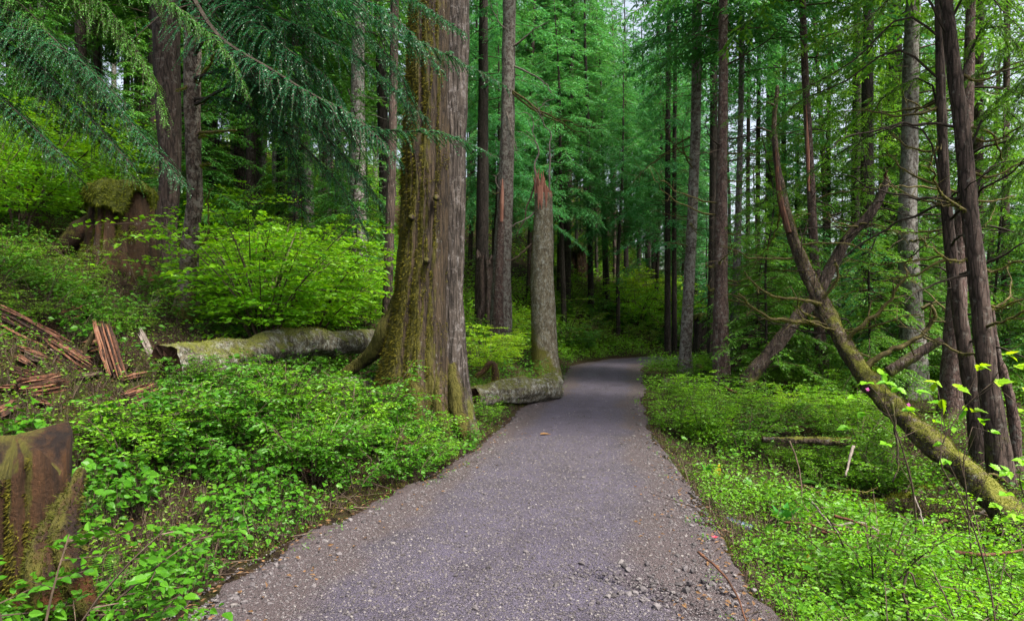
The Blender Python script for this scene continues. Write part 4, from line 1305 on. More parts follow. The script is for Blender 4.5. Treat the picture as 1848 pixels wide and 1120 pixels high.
# young hemlocks, foliage to the ground
lab = 'young hemlock with foliage low to the ground among the right-hand trunks'
gl = 'young hemlocks on the right'
forest([far_tree(lab, gl, 280 + k, 4.5 + 1.5 * k, .045, M['bark_far'], .6, 1.9, 70, ['hemright', 'hemfar', 'hemright'][k], bl=.12, bw=.034, sec_sp=.11, bsp=.055, lmax=.65, wood=.012) for k in range(3)], 34, (1330, 1980), (15, 32), 5, gap=.7, label=lab, group=gl, pw=.8)
lab = 'young hemlock with dense foliage on the left hillside'
gl = 'young hemlocks on the left hillside'
forest([far_tree(lab, gl, 290 + k, 5 + 1.5 * k, .05, M['bark_far'], .6, 2.0, 75, 'hemleft', bl=.12, bw=.034, sec_sp=.11, bsp=.055, lmax=.65, wood=.012) for k in range(2)], 18, (-120, 700), (17, 36), 6, gap=.8, label=lab, group=gl)

lab = 'young hemlock filling the gap far back between the path bend and the lichen-grey tree'
gl = 'young hemlocks far back in the gap'
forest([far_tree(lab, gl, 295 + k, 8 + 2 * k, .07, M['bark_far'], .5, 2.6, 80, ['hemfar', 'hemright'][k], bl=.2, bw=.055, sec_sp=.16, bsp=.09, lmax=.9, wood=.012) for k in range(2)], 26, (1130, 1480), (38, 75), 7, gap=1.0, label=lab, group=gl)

# ------------------------------------------------------------------ hanging boughs close to the viewer
rng = np.random.RandomState(77)


def hang(parent, org, pts, r0, lmax, bl=.040, bw=.0115, sec=.040, bsp=.018, fol='hemlock', s0=.15, droop=.5, name='bough', taper=.6, seed=0, vd=.25, layers=1):
    B = MB()
    bough(B, np.asarray(pts, float) - org, r0, lmax, sec, bl, bw, bsp, np.random.RandomState(seed), s0=s0, droop=droop, taper=taper, vdroop=vd, layers=layers)
    return B.obj(name, [M['limb'], M[fol]], parent)


def ax3(A, o, z):
    return np.array([np.interp(z - o[2], A[:, 2], A[:, 0]), np.interp(z - o[2], A[:, 2], A[:, 1]), z - o[2]]) + o


# from the slender mossy tree of the left slope, over the big trunk
hang(t3, o3, [ax3(A3, o3, 5.9), P(330, -30, 8.2), P(400, 72, 7.6), P(500, 133, 7.2), P(560, 170, 7.0), P(640, 210, 6.9), P(722, 290, 6.8)], .062, .95, seed=1, s0=.22, droop=.55)
hang(t3, o3, [ax3(A3, o3, 6.6), P(480, -60, 8.2), P(620, 0, 7.6), P(720, 58, 7.3), P(830, 110, 7.2), P(915, 156, 7.1)], .03, .62, seed=2, s0=.25, droop=.5)
hang(t3, o3, [ax3(A3, o3, 4.9), P(480, 150, 8.0), P(620, 212, 7.5), P(700, 236, 7.3), P(800, 240, 7.2), P(900, 285, 7.1)], .028, .60, seed=3, s0=.25, droop=.5)
hang(t3, o3, [ax3(A3, o3, 6.3), P(420, 0, 8.4), P(520, 40, 7.9), P(640, 100, 7.6), P(770, 215, 7.4)], .028, .8, seed=4, s0=.2, droop=.6)
hang(t3, o3, [ax3(A3, o3, 5.3), P(430, 130, 8.5), P(520, 190, 8.0), P(610, 270, 7.7), P(690, 370, 7.6)], .028, .75, seed=5, s0=.2, droop=.7)
hang(t3, o3, [ax3(A3, o3, 6.9), P(440, -80, 8.0), P(560, -20, 7.4), P(700, 20, 7.0), P(800, 130, 6.9)], .028, .8, seed=6, s0=.2, droop=.6)
hang(t3, o3, [ax3(A3, o3, 6.6), P(400, -60, 8.6), P(450, 20, 8.0), P(520, 90, 7.6), P(600, 150, 7.5), P(640, 260, 7.5)], .028, .9, seed=16, s0=.2, droop=.7)
for k, (z_, pp, Ys, lm) in enumerate([(6.0, ((420, -40), (470, 60), (540, 130), (590, 230), (600, 320)), (8.8, 8.0), .7), (5.6, ((400, 40), (450, 130), (500, 220), (540, 320), (545, 390)), (8.9, 8.4), .6), (6.8, ((460, -110), (600, -60), (730, -10), (840, 60)), (8.4, 7.2), .6),
                                      (6.4, ((440, -60), (540, 10), (640, 50), (720, 130), (745, 230)), (8.4, 7.6), .7), (5.0, ((440, 190), (530, 250), (610, 330), (660, 420)), (8.6, 8.0), .55), (6.2, ((330, -40), (420, 30), (470, 110), (480, 210)), (8.8, 8.3), .7)]):
    hang(t3, o3, [ax3(A3, o3, z_)] + pxb(*Ys, *pp), .026, lm, seed=60 + k, s0=.2, droop=.6)
# from a tree just outside the left edge
lx, ly = (-330 - CX) / F * 7.2, 7.2
lt = thing('conifer_tree', 'hemlock outside the left edge whose dark boughs sweep in over the slope', 'tree', (lx, ly, H1(lx, ly)))
lo = np.array([lx, ly, H1(lx, ly)])
V_, F_ = tube([(0, 0, -.3), (0, 0, 5), (.1, 0, 10), (.1, 0, 16)], [.22, .19, .14, .03], 24, 60, .015, 9, .4, .3)
MB().add(V_, F_).obj('trunk', M['bark_left'], lt, smooth=True)
B = MB()
crown(B, np.random.RandomState(9), 7.5, 16, 4.2, 60, axis=lambda h: (.1, 0), bl=.12, bw=.03, bsp=.06, sec_sp=.13)  # unseen crown above the view, added to shade the left bank
B.obj('crown', [M['twig'], M['hemlock']], lt)
for k, pp in enumerate([((-120, -30), (60, 40), (170, 150), (270, 260), (335, 335)), ((-120, 60), (0, 80), (90, 170), (190, 265), (250, 330)), ((-60, -90), (120, -10), (220, 60), (280, 150), (300, 225)),
                        ((-140, 150), (-20, 165), (60, 230), (130, 300)), ((-60, -60), (40, 10), (110, 90), (170, 200)), ((-20, -160), (180, -70), (330, 20), (420, 110), (450, 180)), ((-80, 20), (60, 110), (160, 210), (240, 300)), ((-120, 100), (0, 190), (80, 270), (150, 330)), ((-40, -130), (100, -60), (200, 20), (260, 110)), ((-100, -10), (20, 50), (130, 100), (230, 190))]):
    hang(lt, lo, [lo + np.array([0, 0, 6.4 - .5 * (k % 5) + (2.5 if k in (2, 4, 5, 8) else 0)])] + pxb(6.9, 6.3 + .3 * (k % 3), *pp), .026, .72, fol='hemleft' if k % 3 else 'hemlock', seed=20 + k, s0=.2, droop=.6, bl=.028, bw=.008, sec=.028, bsp=.013)
# and one outside the right edge
rx, ry = (2080 - CX) / F * 9.0, 9.0
rt = thing('conifer_tree', 'hemlock outside the right edge whose bright boughs sweep in over the bank', 'tree', (rx, ry, H1(rx, ry)))
ro_ = np.array([rx, ry, H1(rx, ry)])
V_, F_ = tube([(0, 0, -.3), (0, 0, 5), (.1, 0, 10), (.1, 0, 16)], [.2, .17, .12, .03], 24, 60, .015, 19, .4, .3)
MB().add(V_, F_).obj('trunk', M['bark_left'], rt, smooth=True)
for k, (z_, pp, Ys) in enumerate([(6.2, ((1980, -60), (1900, 20), (1820, 80), (1740, 150)), (9.2, 9.8)), (5.2, ((1960, 40), (1880, 120), (1800, 180), (1730, 260)), (9.4, 10.2)), (4.6, ((1980, 100), (1900, 170), (1840, 230), (1780, 320)), (9.0, 9.6)),
                                  (4.0, ((1970, 200), (1890, 270), (1820, 330), (1760, 420)), (9.4, 10.4)), (3.4, ((1980, 300), (1910, 350), (1850, 400), (1800, 480)), (9.2, 10)), (6.6, ((1960, -120), (1860, -60), (1760, -10), (1650, 60)), (9.4, 10.4)),
                                  (2.8, ((1990, 420), (1920, 470), (1860, 520), (1800, 590)), (9.4, 10.4)), (5.8, ((1970, -10), (1920, 60), (1860, 130), (1835, 210)), (8.8, 8.4))]):
    hang(rt, ro_, [ro_ + np.array([0, 0, z_])] + pxb(*Ys, *pp), .022, .75, fol='hemright', seed=80 + k, s0=.2, droop=.5)
# boughs of the right-hand trees
for k, (tr, og, AA, z, pp, Ys, lm, s0) in enumerate([
    (t17, o17, A17, 5.6, ((1640, 30), (1540, 110), (1450, 160), (1380, 185), (1300, 225)), (8.9, 9.6), .42, .45),
    (t17, o17, A17, 5.0, ((1620, 90), (1520, 150), (1440, 185), (1370, 260), (1310, 285)), (8.9, 9.8), .42, .5),
    (t17, o17, A17, 2.95, ((1640, 225), (1560, 250), (1480, 300), (1400, 350), (1310, 410)), (8.9, 10.5), .38, .45),
    (t18, o18, A18, 4.6, ((1790, 40), (1850, 100), (1900, 160)), (8.0, 7.6), .7, .15),
    (t18, o18, A18, 3.7, ((1800, 190), (1860, 240), (1920, 300)), (8.0, 7.6), .6, .15),
    (t18, o18, A18, 5.2, ((1640, -30), (1560, 40), (1480, 70), (1400, 130)), (8.0, 8.4), .5, .3),
    (t18, o18, A18, 5.4, ((1760, -40), (1800, 10), (1850, 60)), (7.9, 7.2), .7, .1),
    (t18, o18, A18, 3.2, ((1790, 300), (1840, 290), (1900, 330)), (8.2, 8.4), .5, .2),
    (t17, o17, A17, 4.2, ((1660, 140), (1600, 170), (1560, 230), (1540, 300)), (9.1, 10.0), .45, .3)]):
    hang(tr, og, [ax3(AA, og, z)] + pxb(*Ys, *pp), .018, lm, bl=.05, bw=.0135, sec=.055, bsp=.024, fol='hemright', seed=40 + k, s0=s0, droop=.45)
# bare mossy limbs of the pair
for k, (tr, og, z, AA, pp, Ys) in enumerate([
    (t17, o17, 4.4, A17, ((1660, 205), (1600, 208), (1550, 195)), (8.9, 9.3)), (t17, o17, 2.3, A17, ((1690, 270), (1640, 265), (1610, 240)), (8.9, 9.2)), (t17, o17, 1.9, A17, ((1690, 475), (1640, 500), (1600, 498)), (8.9, 9.2)),
    (t18, o18, 2.3, A18, ((1790, 255), (1830, 235), (1860, 215)), (8.1, 7.8)), (t18, o18, 1.9, A18, ((1790, 490), (1830, 475), (1870, 462)), (8.1, 7.7)), (t18, o18, 1.6, A18, ((1800, 555), (1830, 545), (1880, 530)), (8.1, 7.7)),
    (t18, o18, 3.0, A18, ((1780, 145), (1820, 120), (1870, 110)), (8.1, 7.9)), (t18, o18, 2.5, A18, ((1790, 320), (1830, 300), (1870, 290)), (8.1, 8.0)), (t18, o18, 1.5, A18, ((1740, 470), (1690, 455), (1660, 430)), (8.1, 8.0))]):
    branch(tr, og, [ax3(AA, og, P(0, pp[0][1], Ys[0])[2] + .1)] + pxb(*Ys, *pp), .022, .007, 'mossy_twig', fz=260, rng=rng, fl=.03)

# arching dead limbs all over the right-hand trunks
rng = np.random.RandomState(91)
for tr, bo_, n_, h0_, h1_, ln_ in [(t16, o16, 18, 1.5, 8.0, 2.6), (t17, o17, 9, 1.6, 5.5, 1.6), (t18, o18, 10, 1.4, 5.5, 1.7), (t12, o12, 9, 2.5, 9, 2.0), (t15, o15, 9, 2.5, 9, 1.9), (t11, o11, 7, 4, 10, 2.0), (t19, o19, 12, 1.5, 7, 2.2), (f1, of1, 10, 0, 0, 1.6), (f2, of2, 10, 0, 0, 1.6)]:
    me_ = [c for c in tr.children if c.name.startswith('trunk')][0].data
    co = np.empty(len(me_.vertices) * 3, np.float32)
    me_.vertices.foreach_get('co', co)
    co = co.reshape(-1, 3)
    for k in range(n_):
        if tr in (f1, f2):
            c0 = co[rng.randint(int(len(co) * .45), int(len(co) * .9))]
        else:
            h_ = rng.uniform(h0_, h1_)
            c0 = co[np.abs(co[:, 2] - h_) < .3].mean(0)
        a = rng.rand() * 6.283
        l_ = ln_ * rng.uniform(.5, 1.1)
        up_ = rng.uniform(-.25, .35)
        cv = rng.choice([-.5, .45]) * rng.uniform(.4, 1)
        pts_ = [bo_ + c0 + np.array([math.cos(a + .35 * s_ * s_) * l_ * s_, math.sin(a + .35 * s_ * s_) * l_ * s_, l_ * (up_ * s_ + cv * s_ * s_)]) for s_ in np.linspace(0, 1, 5)]
        mo = rng.rand() < .6
        branch(tr, bo_, pts_, .023 * (ln_ / 1.8), .005, 'mossy_twig' if mo else 'limb', fz=160 if mo else 0, rng=rng, fl=.035)

# ------------------------------------------------------------------ shrubs
keepout(0, 600, 230, 720, .50, 8, .38)
keepout(10, 740, 290, 745, .45, 6, .3)
keepout(290, 705, 420, 690, .32, 5, .45)
keepout(560, 735, 690, 715, .35, 4, .3)
keepout(880, 745, 1010, 720, .42, 8, .12)
keepout(1400, 890, 1720, 950, .60, 8, .22)
keepout(1420, 985, 1560, 1010, .35, 4, .3)
keepout(1380, 815, 1540, 820, .35, 5, .3)
keepout(1200, 715, 1275, 712, .6, 4, .2)
keepout(-10, 1100, 120, 1110, .35, 4, .2)
keepout(1345, 985, 1370, 965, .25, 3, .1)


def kept(x, y, rng):
    ok = np.ones(len(x), bool)
    for (a, b, r, p) in KEEP:
        ok &= ~(((x - a)**2 + (y - b)**2 < r * r) & (rng.rand(len(x)) > p))
    return ok


PR = {
    'fresh': [shrub_proto('huckleberry', 300 + k, h=1.35, nst=10, nbr=10, nlf=22, lf=.058, mat='fresh') for k in range(3)],
    'lime': [shrub_proto('lime_huckleberry', 310 + k, h=1.1, nst=9, nbr=10, nlf=22, lf=.055, mat='lime') for k in range(2)],
    'olive': [shrub_proto('thin_shrub', 320 + k, h=1.4, nst=8, nbr=8, nlf=16, lf=.055, mat='olive') for k in range(2)],
    'deep': [shrub_proto('dark_shrub', 330 + k, h=.8, nst=9, nbr=9, nlf=18, lf=.06, mat='deep', T=LEAF) for k in range(2)],
    'cover': [shrub_proto('low_shrub', 340 + k, h=.55, nst=9, nbr=8, nlf=13, lf=.042, wd=.6, mat='cover', T=OVAL, spread=.7) for k in range(3)],
    'bank': [shrub_proto('bank_shrub', 350 + k, h=.75, nst=10, nbr=9, nlf=16, lf=.040, mat='bankleaf', T=LEAF, spread=.6) for k in range(3)],
    'near': [shrub_proto('near_shrub', 360 + k, h=.75, nst=10, nbr=10, nlf=18, lf=.030, wd=.58, mat=['bankleaf', 'fresh', 'bankleaf'][k], T=OVAL, spread=.6) for k in range(3)],
}


def shrubs(kind, n, pxr, pyr, seed, label, group, sc=(.75, 1.2), gap=.3, keep=None, cat='shrub'):
    rng = np.random.RandomState(seed)
    k, tries = 0, 0
    kinds = kind if isinstance(kind, (list, tuple)) else [kind]
    while k < n and tries < n * 20:
        tries += 1
        px, py = rng.uniform(*pxr), rng.uniform(*pyr)
        if keep and not keep(px, py):
            continue
        g_ = G(px, py)
        d, _ = pdist([g_[0]], [g_[1]])
        if d[0] < gap or g_[1] > 75 or not kept(g_[:1], g_[1:2], rng)[0]:
            continue
        kd = kinds[rng.randint(len(kinds))]
        pr = PR[kd][rng.randint(len(PR[kd]))]
        place_shrub(pr, g_[0], g_[1], rng.uniform(*sc), rng.rand() * 6.28, label, group, cat)
        k += 1


shrubs('fresh', 74, (350, 700), (350, 640), 1, 'bright green huckleberry shrub on the slope left of the twin-stemmed tree', 'bright shrubs on the left slope', sc=(.9, 1.6), keep=lambda a, b: not (a < 440 and b > 440))
shrubs(['olive', 'fresh', 'olive', 'fresh'], 44, (-60, 330), (215, 430), 2, 'olive green shrub on the upper left slope above the mossy stump', 'olive shrubs on the upper left slope', sc=(1.0, 2.2))
shrubs(['fresh', 'lime', 'fresh'], 30, (330, 720), (235, 400), 12, 'bright sapling-like shrub climbing the hillside between the left trunks', 'tall shrubs on the left hillside', sc=(1.3, 2.3))
shrubs('lime', 14, (850, 965), (560, 690), 3, 'lime green shrub between the twin-stemmed tree and the broken snag', 'lime shrubs behind the mossy grey log', sc=(.7, 1.1), keep=lambda a, b: not (930 < a < 1010 and b > 650))
shrubs(['cover', 'bank', 'cover'], 44, (230, 720), (700, 880), 4, 'low leafy shrub in the tangle left of the twin-stemmed tree foot', 'low shrubs on the left bank', sc=(.55, 1.15), gap=.4)
shrubs(['deep', 'olive', 'bank'], 44, (1010, 1250), (500, 642), 5, 'dark green shrub on the bank beyond the path bend', 'dark shrubs beyond the path bend', sc=(1.0, 2.0), gap=.5)
shrubs(['fresh', 'lime'], 16, (1200, 1650), (690, 830), 16, 'yellow green feathery shrub standing in the right bank', 'feathery shrubs on the right bank', sc=(.35, .55), gap=.5)
shrubs('bank', 46, (1190, 1600), (690, 900), 6, 'fresh green small-leaved shrub on the right bank', 'small shrubs on the right bank', sc=(.6, 1.25), gap=.35)
shrubs(['fresh', 'lime', 'bank'], 34, (1240, 1900), (625, 720), 7, 'green shrub on the flat ground under the right-hand trees', 'shrubs under the right-hand trees', sc=(.5, .9), gap=.5)
shrubs('near', 10, (1390, 1900), (1040, 1330), 8, 'lime green small-leaved shrub at the lower right, close to the viewer', 'lime shrubs at the lower right', sc=(.8, 1.1), gap=.32)
shrubs(['olive', 'cover', 'bank'], 22, (-40, 330), (470, 720), 9, 'thin shrub among the broken red wood on the left slope', 'thin shrubs among the broken wood', sc=(.35, .65), keep=lambda a, b: not (a > 255 and b > 560) and not (a < 240 and b > 620))
shrubs('bank', 8, (860, 1000), (705, 780), 10, 'low bright shrub at the path edge below the mossy grey log', 'low shrubs at the left path edge', sc=(.4, .7), gap=.12)
shrubs(['fresh', 'lime'], 24, (1120, 1560), (560, 610), 11, 'pale green shrub glowing far back between the right-hand trunks', 'far shrubs between the right-hand trunks', sc=(1.4, 2.6), gap=1.0)
for k, (px, Yv, sc_, lb) in enumerate([(40, 2.62, 1.3, 'leafy bush in the bottom left corner in front of the orange stump'), (150, 2.62, .8, 'small leafy bush beside the orange stump at the bottom edge')]):
    x = (px - CX) / F * Yv
    place_shrub(PR['cover'][k], x, Yv, sc_, k * 2., lb, 'bushes in the bottom left corner')
for px, py, s_, kd in [(748, 862, .8, 'cover'), (700, 866, .9, 'cover'), (790, 842, .6, 'bank'), (735, 838, .9, 'bank'), (680, 830, .9, 'cover'), (845, 806, .45, 'cover'), (640, 890, .7, 'cover'), (770, 800, .7, 'bank')]:
    g_ = G(px, py)
    place_shrub(PR[kd][px % 3], g_[0], g_[1], s_, px * .7, 'small leafy bush round the dark rotten stump below the twin-stemmed tree', 'bushes round the small rotten stump')

for k in range(9):
    px, py = 330 + 38 * k, 694 - 3 * k
    g_ = G(px, py + (k % 3) * 6)
    place_shrub(PR[['cover', 'bank', 'olive'][k % 3]][k % 2], g_[0], g_[1], [.6, .5, .25][k % 3], k * 1.9, 'small leafy plant growing in front of the long grey log', 'plants in front of the long grey log')

# ------------------------------------------------------------------ ground cover
def sample(n, pxr, yr, pw, rng, side=None, dr=(.03, 99), thr=None, seed=0, psc=1.0, keep=False):
    px = rng.uniform(pxr[0], pxr[1], n)
    y = yr[0] * (yr[1] / yr[0])**(rng.rand(n)**pw)
    x = (px - CX) / F * y
    d, sg = pdist(x, y)
    ok = (d > dr[0]) & (d < dr[1])
    if keep:
        ok &= kept(x, y, rng)
    if side:
        ok &= sg == side
    if thr is not None:
        ok &= n2(x, y, psc, 3, seed) > thr
    return x[ok], y[ok], d[ok]


def cover(name, label, mat, n, pxr, yr, seed, side=None, dr=(.03, 99), thr=None, psc=1.0, T=LEAF, L=.04, W=.6, k=6, h=.18, rad=.09, pw=1.0, tilt=.55, grow=0.0, stems=False, keep=True):
    rng = np.random.RandomState(seed)
    x, y, d = sample(n, pxr, yr, pw, rng, side, dr, thr, seed, psc, keep)
    z = np.where(d < .04, np.maximum(H(x, y), .008), H(x, y))
    kk = rng.randint(max(2, k - 2), k + 3, len(x))
    s = (1 + grow * (y - yr[0])) * rng.uniform(.7, 1.25, len(x)) * np.clip(.55 + d * .5, .5, 1)
    idx = np.repeat(np.arange(len(x)), kk)
    m_ = len(idx)
    a = rng.rand(m_) * 6.283
    f = rng.rand(m_)
    ca, sa = np.cos(a), np.sin(a)
    ss = s[idx]
    p = np.stack([x[idx] + ca * rad * ss * (.3 + f * .7), y[idx] + sa * rad * ss * (.3 + f * .7), z[idx] + h * ss * (.25 + .75 * rng.rand(m_))], 1)
    dd = np.stack([ca, sa, rng.randn(m_) * .3 - .1], 1)
    up = unit(np.array([0, -.12, 1.]) + rng.randn(m_, 3) * tilt)
    B = MB()
    LL = L * ss * rng.uniform(.4, 1.45, m_)
    B.add(*scatter(T, p, dd, up, LL, LL * W), 0)
    mats = [M[mat], M['twig']]
    if stems:
        b0 = np.stack([x[idx], y[idx], z[idx] - .01], 1)
        B.add(*strips(b0, p, .0022, .001), 1)
    o = B.obj(name, mats)
    tag(o, label, name.replace('_', ' '), kind='stuff')
    return o


cover('broadleaf_cover', 'carpet of small heart-shaped green leaves on the near left bank', 'cover', 9500, (-150, 1000), (2.5, 9.5), 401, side=1, dr=(.02, 4), thr=.0, psc=.5, T=OVAL, L=.056, W=.72, k=7, h=.26, rad=.11, pw=.75, stems=True)
cover('leafy_cover', 'small bright leaves covering the left slope', 'cover', 20000, (-150, 1050), (6, 30), 402, side=1, dr=(.04, 99), thr=-.02, psc=.8, T=LEAF, L=.045, W=.62, k=7, h=.28, rad=.14, grow=.04)
cover('fresh_cover', 'fine fresh green leaves covering the right bank', 'bankleaf', 15000, (1050, 2050), (3.2, 22), 403, side=-1, dr=(.10, 99), thr=.08, psc=.6, T=LEAF, L=.036, W=.6, k=8, h=.26, rad=.12, grow=.05)
cover('leafy_cover', 'green leafy plants covering the flat ground on the far right', 'bankleaf', 12000, (1150, 2050), (14, 60), 404, side=-1, dr=(.1, 99), thr=-.1, psc=3, T=LEAF, L=.07, W=.6, k=8, h=.5, rad=.3, grow=.03)
cover('bank_cover', 'dark green leafy plants covering the bank beyond the bend', 'bankleaf', 9000, (960, 1330), (26, 60), 405, side=1, dr=(.1, 99), thr=-.2, psc=2, T=LEAF, L=.10, W=.6, k=8, h=.4, rad=.3, grow=.02)
cover('edge_cover', 'pale green seedlings fringing both edges of the path', 'bankleaf', 6000, (300, 1500), (3.2, 24), 406, dr=(-.22, .45), thr=.02, psc=.4, T=OVAL, L=.026, W=.65, k=6, h=.08, rad=.05, grow=.03)
cover('lobed_cover', 'tooth-edged bramble leaves among the low plants on both sides', 'cover', 1500, (-150, 2050), (2.8, 9), 409, dr=(.15, 99), thr=.05, psc=.9, T=LOBED, L=.07, W=.85, k=5, h=.30, rad=.12, stems=True)
cover('broadleaf_cover', 'larger green leaves scattered over the near right hollow', 'cover', 2600, (1280, 2000), (3.4, 10), 407, side=-1, dr=(.25, 99), thr=-.0, psc=.8, T=OVAL, L=.045, W=.62, k=6, h=.22, rad=.10, stems=True)

cover('sprig_cover', 'sparse olive sprigs and seedlings between the leafy patches', 'olive', 14000, (-150, 2050), (2.6, 16), 408, dr=(.08, 99), T=OVAL, L=.026, W=.55, k=7, h=.16, rad=.09, tilt=.8, stems=True, keep=False)
cover('hillside_cover', 'green leafy plants covering the hillside behind the left trunks', 'bankleaf', 15000, (-150, 1050), (22, 80), 411, side=1, dr=(.5, 99), thr=-.2, psc=3, T=LEAF, L=.11, W=.6, k=8, h=.6, rad=.4, grow=.02, keep=False)
# moss and dead twigs on the ground
rng = np.random.RandomState(55)
B = MB()
for sd_, pr, yr, n, th_, L, W in [(1, (-150, 1000), (2.6, 14), 110000, -.05, .038, .008), (-1, (1150, 2050), (3.2, 14), 100000, -.05, .038, .008), (1, (-100, 1250), (12, 45), 30000, .0, .09, .02), (-1, (1100, 2000), (12, 30), 12000, .0, .08, .016)]:
    x, y, d = sample(n, pr, yr, 1.0, rng, sd_, (.03, 99), th_, 61, 1.4)
    m_ = len(x)
    p = np.stack([x, y, H(x, y) - .004], 1)
    B.add(*scatter(BLADE, p, unit(rng.randn(m_, 3) * .6 + np.array([0, 0, .9])), unit(rng.randn(m_, 3)), L * (.5 + rng.rand(m_)), W), 0)
tag(B.obj('moss', M['moss_dark']), 'dark green moss growing over the forest soil', 'moss', kind='stuff')
B = MB()
for sd_, pr, yr, n in [(-1, (1180, 2050), (3.2, 16), 2400), (1, (-100, 900), (3, 14), 1500)]:
    x, y, d = sample(n, pr, yr, .9, rng, sd_, (.0, 99))
    m_ = len(x)
    z = H(x, y)
    a, l = rng.rand(m_) * 6.283, .06 + .5 * rng.rand(m_)**2.5
    x1, y1 = x + np.cos(a) * l, y + np.sin(a) * l
    z1 = H(x1, y1) + rng.rand(m_)**3 * .25
    B.add(*strips(np.stack([x, y, z + .01], 1), np.stack([x1, y1, z1 + .015], 1), .003 + .004 * rng.rand(m_), .0015))
x, y, d = sample(9000, (-100, 2050), (3, 16), .9, rng, None, (-.55, 99))
ke = (d > -.15) | (rng.rand(len(d)) < .35)
x, y, d = x[ke], y[ke], d[ke]
m_ = len(x)
B.add(*scatter(LEAF, np.stack([x, y, np.maximum(H(x, y), np.where(d < .05, .012, -9)) + .010], 1), rng.randn(m_, 3) * np.array([1, 1, .15]), unit(np.array([0, 0, 1.]) + rng.randn(m_, 3) * .3), .035 * (.5 + rng.rand(m_)), .02), 1)
M['litter'] = leaf_mat('dead_leaf', (.07, .035, .015), (.20, .11, .045), tr=.15, rough=.8)
tag(B.obj('litter', [M['twig'], M['litter']]), 'brown dead twigs and leaves strewn over the forest soil', 'litter', kind='stuff')

# ferns
def fern_mesh(seed, n=9, L=.6, mat='deep'):
    rng = np.random.RandomState(seed)
    B = MB()
    for i in range(n):
        a = i * 6.283 / n + rng.rand() * .5
        l = L * rng.uniform(.7, 1.1)
        t = np.linspace(0, 1, 26)
        rise = rng.uniform(.6, 1.0)
        q = np.stack([np.cos(a) * l * t * .85, np.sin(a) * l * t * .85, l * (rise * t - .75 * t * t)], 1)
        B.add(*strips(q[:-1], q[1:], .003, .002), 0)
        tg = unit(np.gradient(q, axis=0))
        sd_ = unit(np.cross(tg, [0, 0, 1.]))
        pl = l * .20 * np.sin(np.clip(t * 1.05 + .08, 0, 1) * math.pi)**.7
        for s in (-1, 1):
            d = unit(sd_ * s + tg * .35 + np.array([0, 0, -.15]))
            B.add(*scatter(BLADE, q[2:], d[2:], np.repeat([[0, 0, 1.]], 24, 0) + rng.randn(24, 3) * .1, pl[2:] + .004, l * .035), 1)
    return B.mesh('fern', [M['twig'], M[mat]])


FM = [fern_mesh(1, mat='deep'), fern_mesh(2, 8, .5, 'cover'), fern_mesh(3, 10, .7, 'hemright')]
for k, (px, py, m_, s, lb) in enumerate([(500, 752, 0, 1.1, 'dark fern in the shaded hollow left of the twin-stemmed tree'), (180, 1066, 0, .8, 'dark fern between the orange stump and the path edge'), (560, 730, 1, .9, 'green fern by the half-buried log'),
                                       (330, 690, 1, .9, 'green fern under the dark rotted log end'), (420, 720, 0, .9, 'fern in the middle of the left bank'), (620, 770, 1, .9, 'green fern left of the small rotten stump'),
                                       (1720, 720, 2, 1.2, 'bright fern at the foot of the reddish trunk on the right'), (1600, 760, 2, 1.0, 'bright fern above the mossy leaning trunk'), (1140, 615, 0, 1.6, 'fern on the dark bank beyond the path bend'), (350, 850, 0, 1.0, 'dark fern in the gap of the near left bank'), (470, 820, 1, .8, 'green fern among heart-shaped leaves on the left bank'), (270, 800, 0, 1.1, 'dark fern above the heart-shaped leaves on the left bank'), (600, 840, 0, .8, 'dark fern left of the bushes round the rotten stump'), (1330, 800, 2, .9, 'bright fern on the right bank near the path edge'), (1480, 880, 0, .9, 'dark fern under the thin dark log on the right'), (1560, 1010, 2, .8, 'bright fern at the lower right among the shrubs'), (1250, 760, 2, .8, 'bright fern near the right path edge by the rotten log'), (1420, 740, 0, 1.1, 'dark fern in the middle of the right bank'), (250, 480, 0, 1.2, 'fern right of the moss-capped stump foot')]):
    g_ = G(px, py)
    o = thing('fern', lb, 'fern', (g_[0], g_[1], H1(g_[0], g_[1]) - .01))
    o.scale = (s, s, s)
    o.rotation_euler = (0, 0, k * 1.3)
    link('fronds', FM[m_], o)['kind'] = 'stuff'

# skunk cabbages
def cabbage(px, py, s, label, n=6, spathe=False, Yv=None):
    g_ = G(px, py) if Yv is None else np.array([(px - CX) / F * Yv, Yv, 0])
    g_[2] = H1(g_[0], g_[1])
    o = thing('skunk_cabbage', label, 'plant', g_)
    rng = np.random.RandomState(int(px))
    for i in range(n):
        a = i * 2.4
        tilt = rng.uniform(.2, .6)
        d = np.array([[math.cos(a) * tilt, math.sin(a) * tilt, 1.]])
        up = np.array([[-math.cos(a), -math.sin(a), .4]])
        V_, F_ = scatter(OVAL, np.array([[math.cos(a) * .03, math.sin(a) * .03, -.02]]) * s, d, up, rng.uniform(.26, .38) * s, .15 * s)
        MB().add(V_, F_).obj('leaf', M['cabbage'], o, smooth=True)
    if spathe:
        V_, F_ = scatter(OVAL, np.array([[.06, -.10, 0.]]), np.array([[.3, -.3, 1.]]), np.array([[0, -1., .2]]), .19, .09)
        MB().add(V_, F_).obj('spathe', M['spathe'], o, smooth=True)
    return o


M['cabbage'] = leaf_mat('cabbage_leaf', (.035, .20, .02), (.05, .26, .03), tr=.4, rough=.35)
cabbage(1412, 952, .75, 'upright bright green skunk cabbage by the muddy hollow on the right')
cabbage(1276, 858, .55, 'skunk cabbage with a yellow spathe at the right path edge', 4, True)
cabbage(1418, 1030, .45, 'small skunk cabbage with a yellow spathe among the lower right shrubs', 3, True)

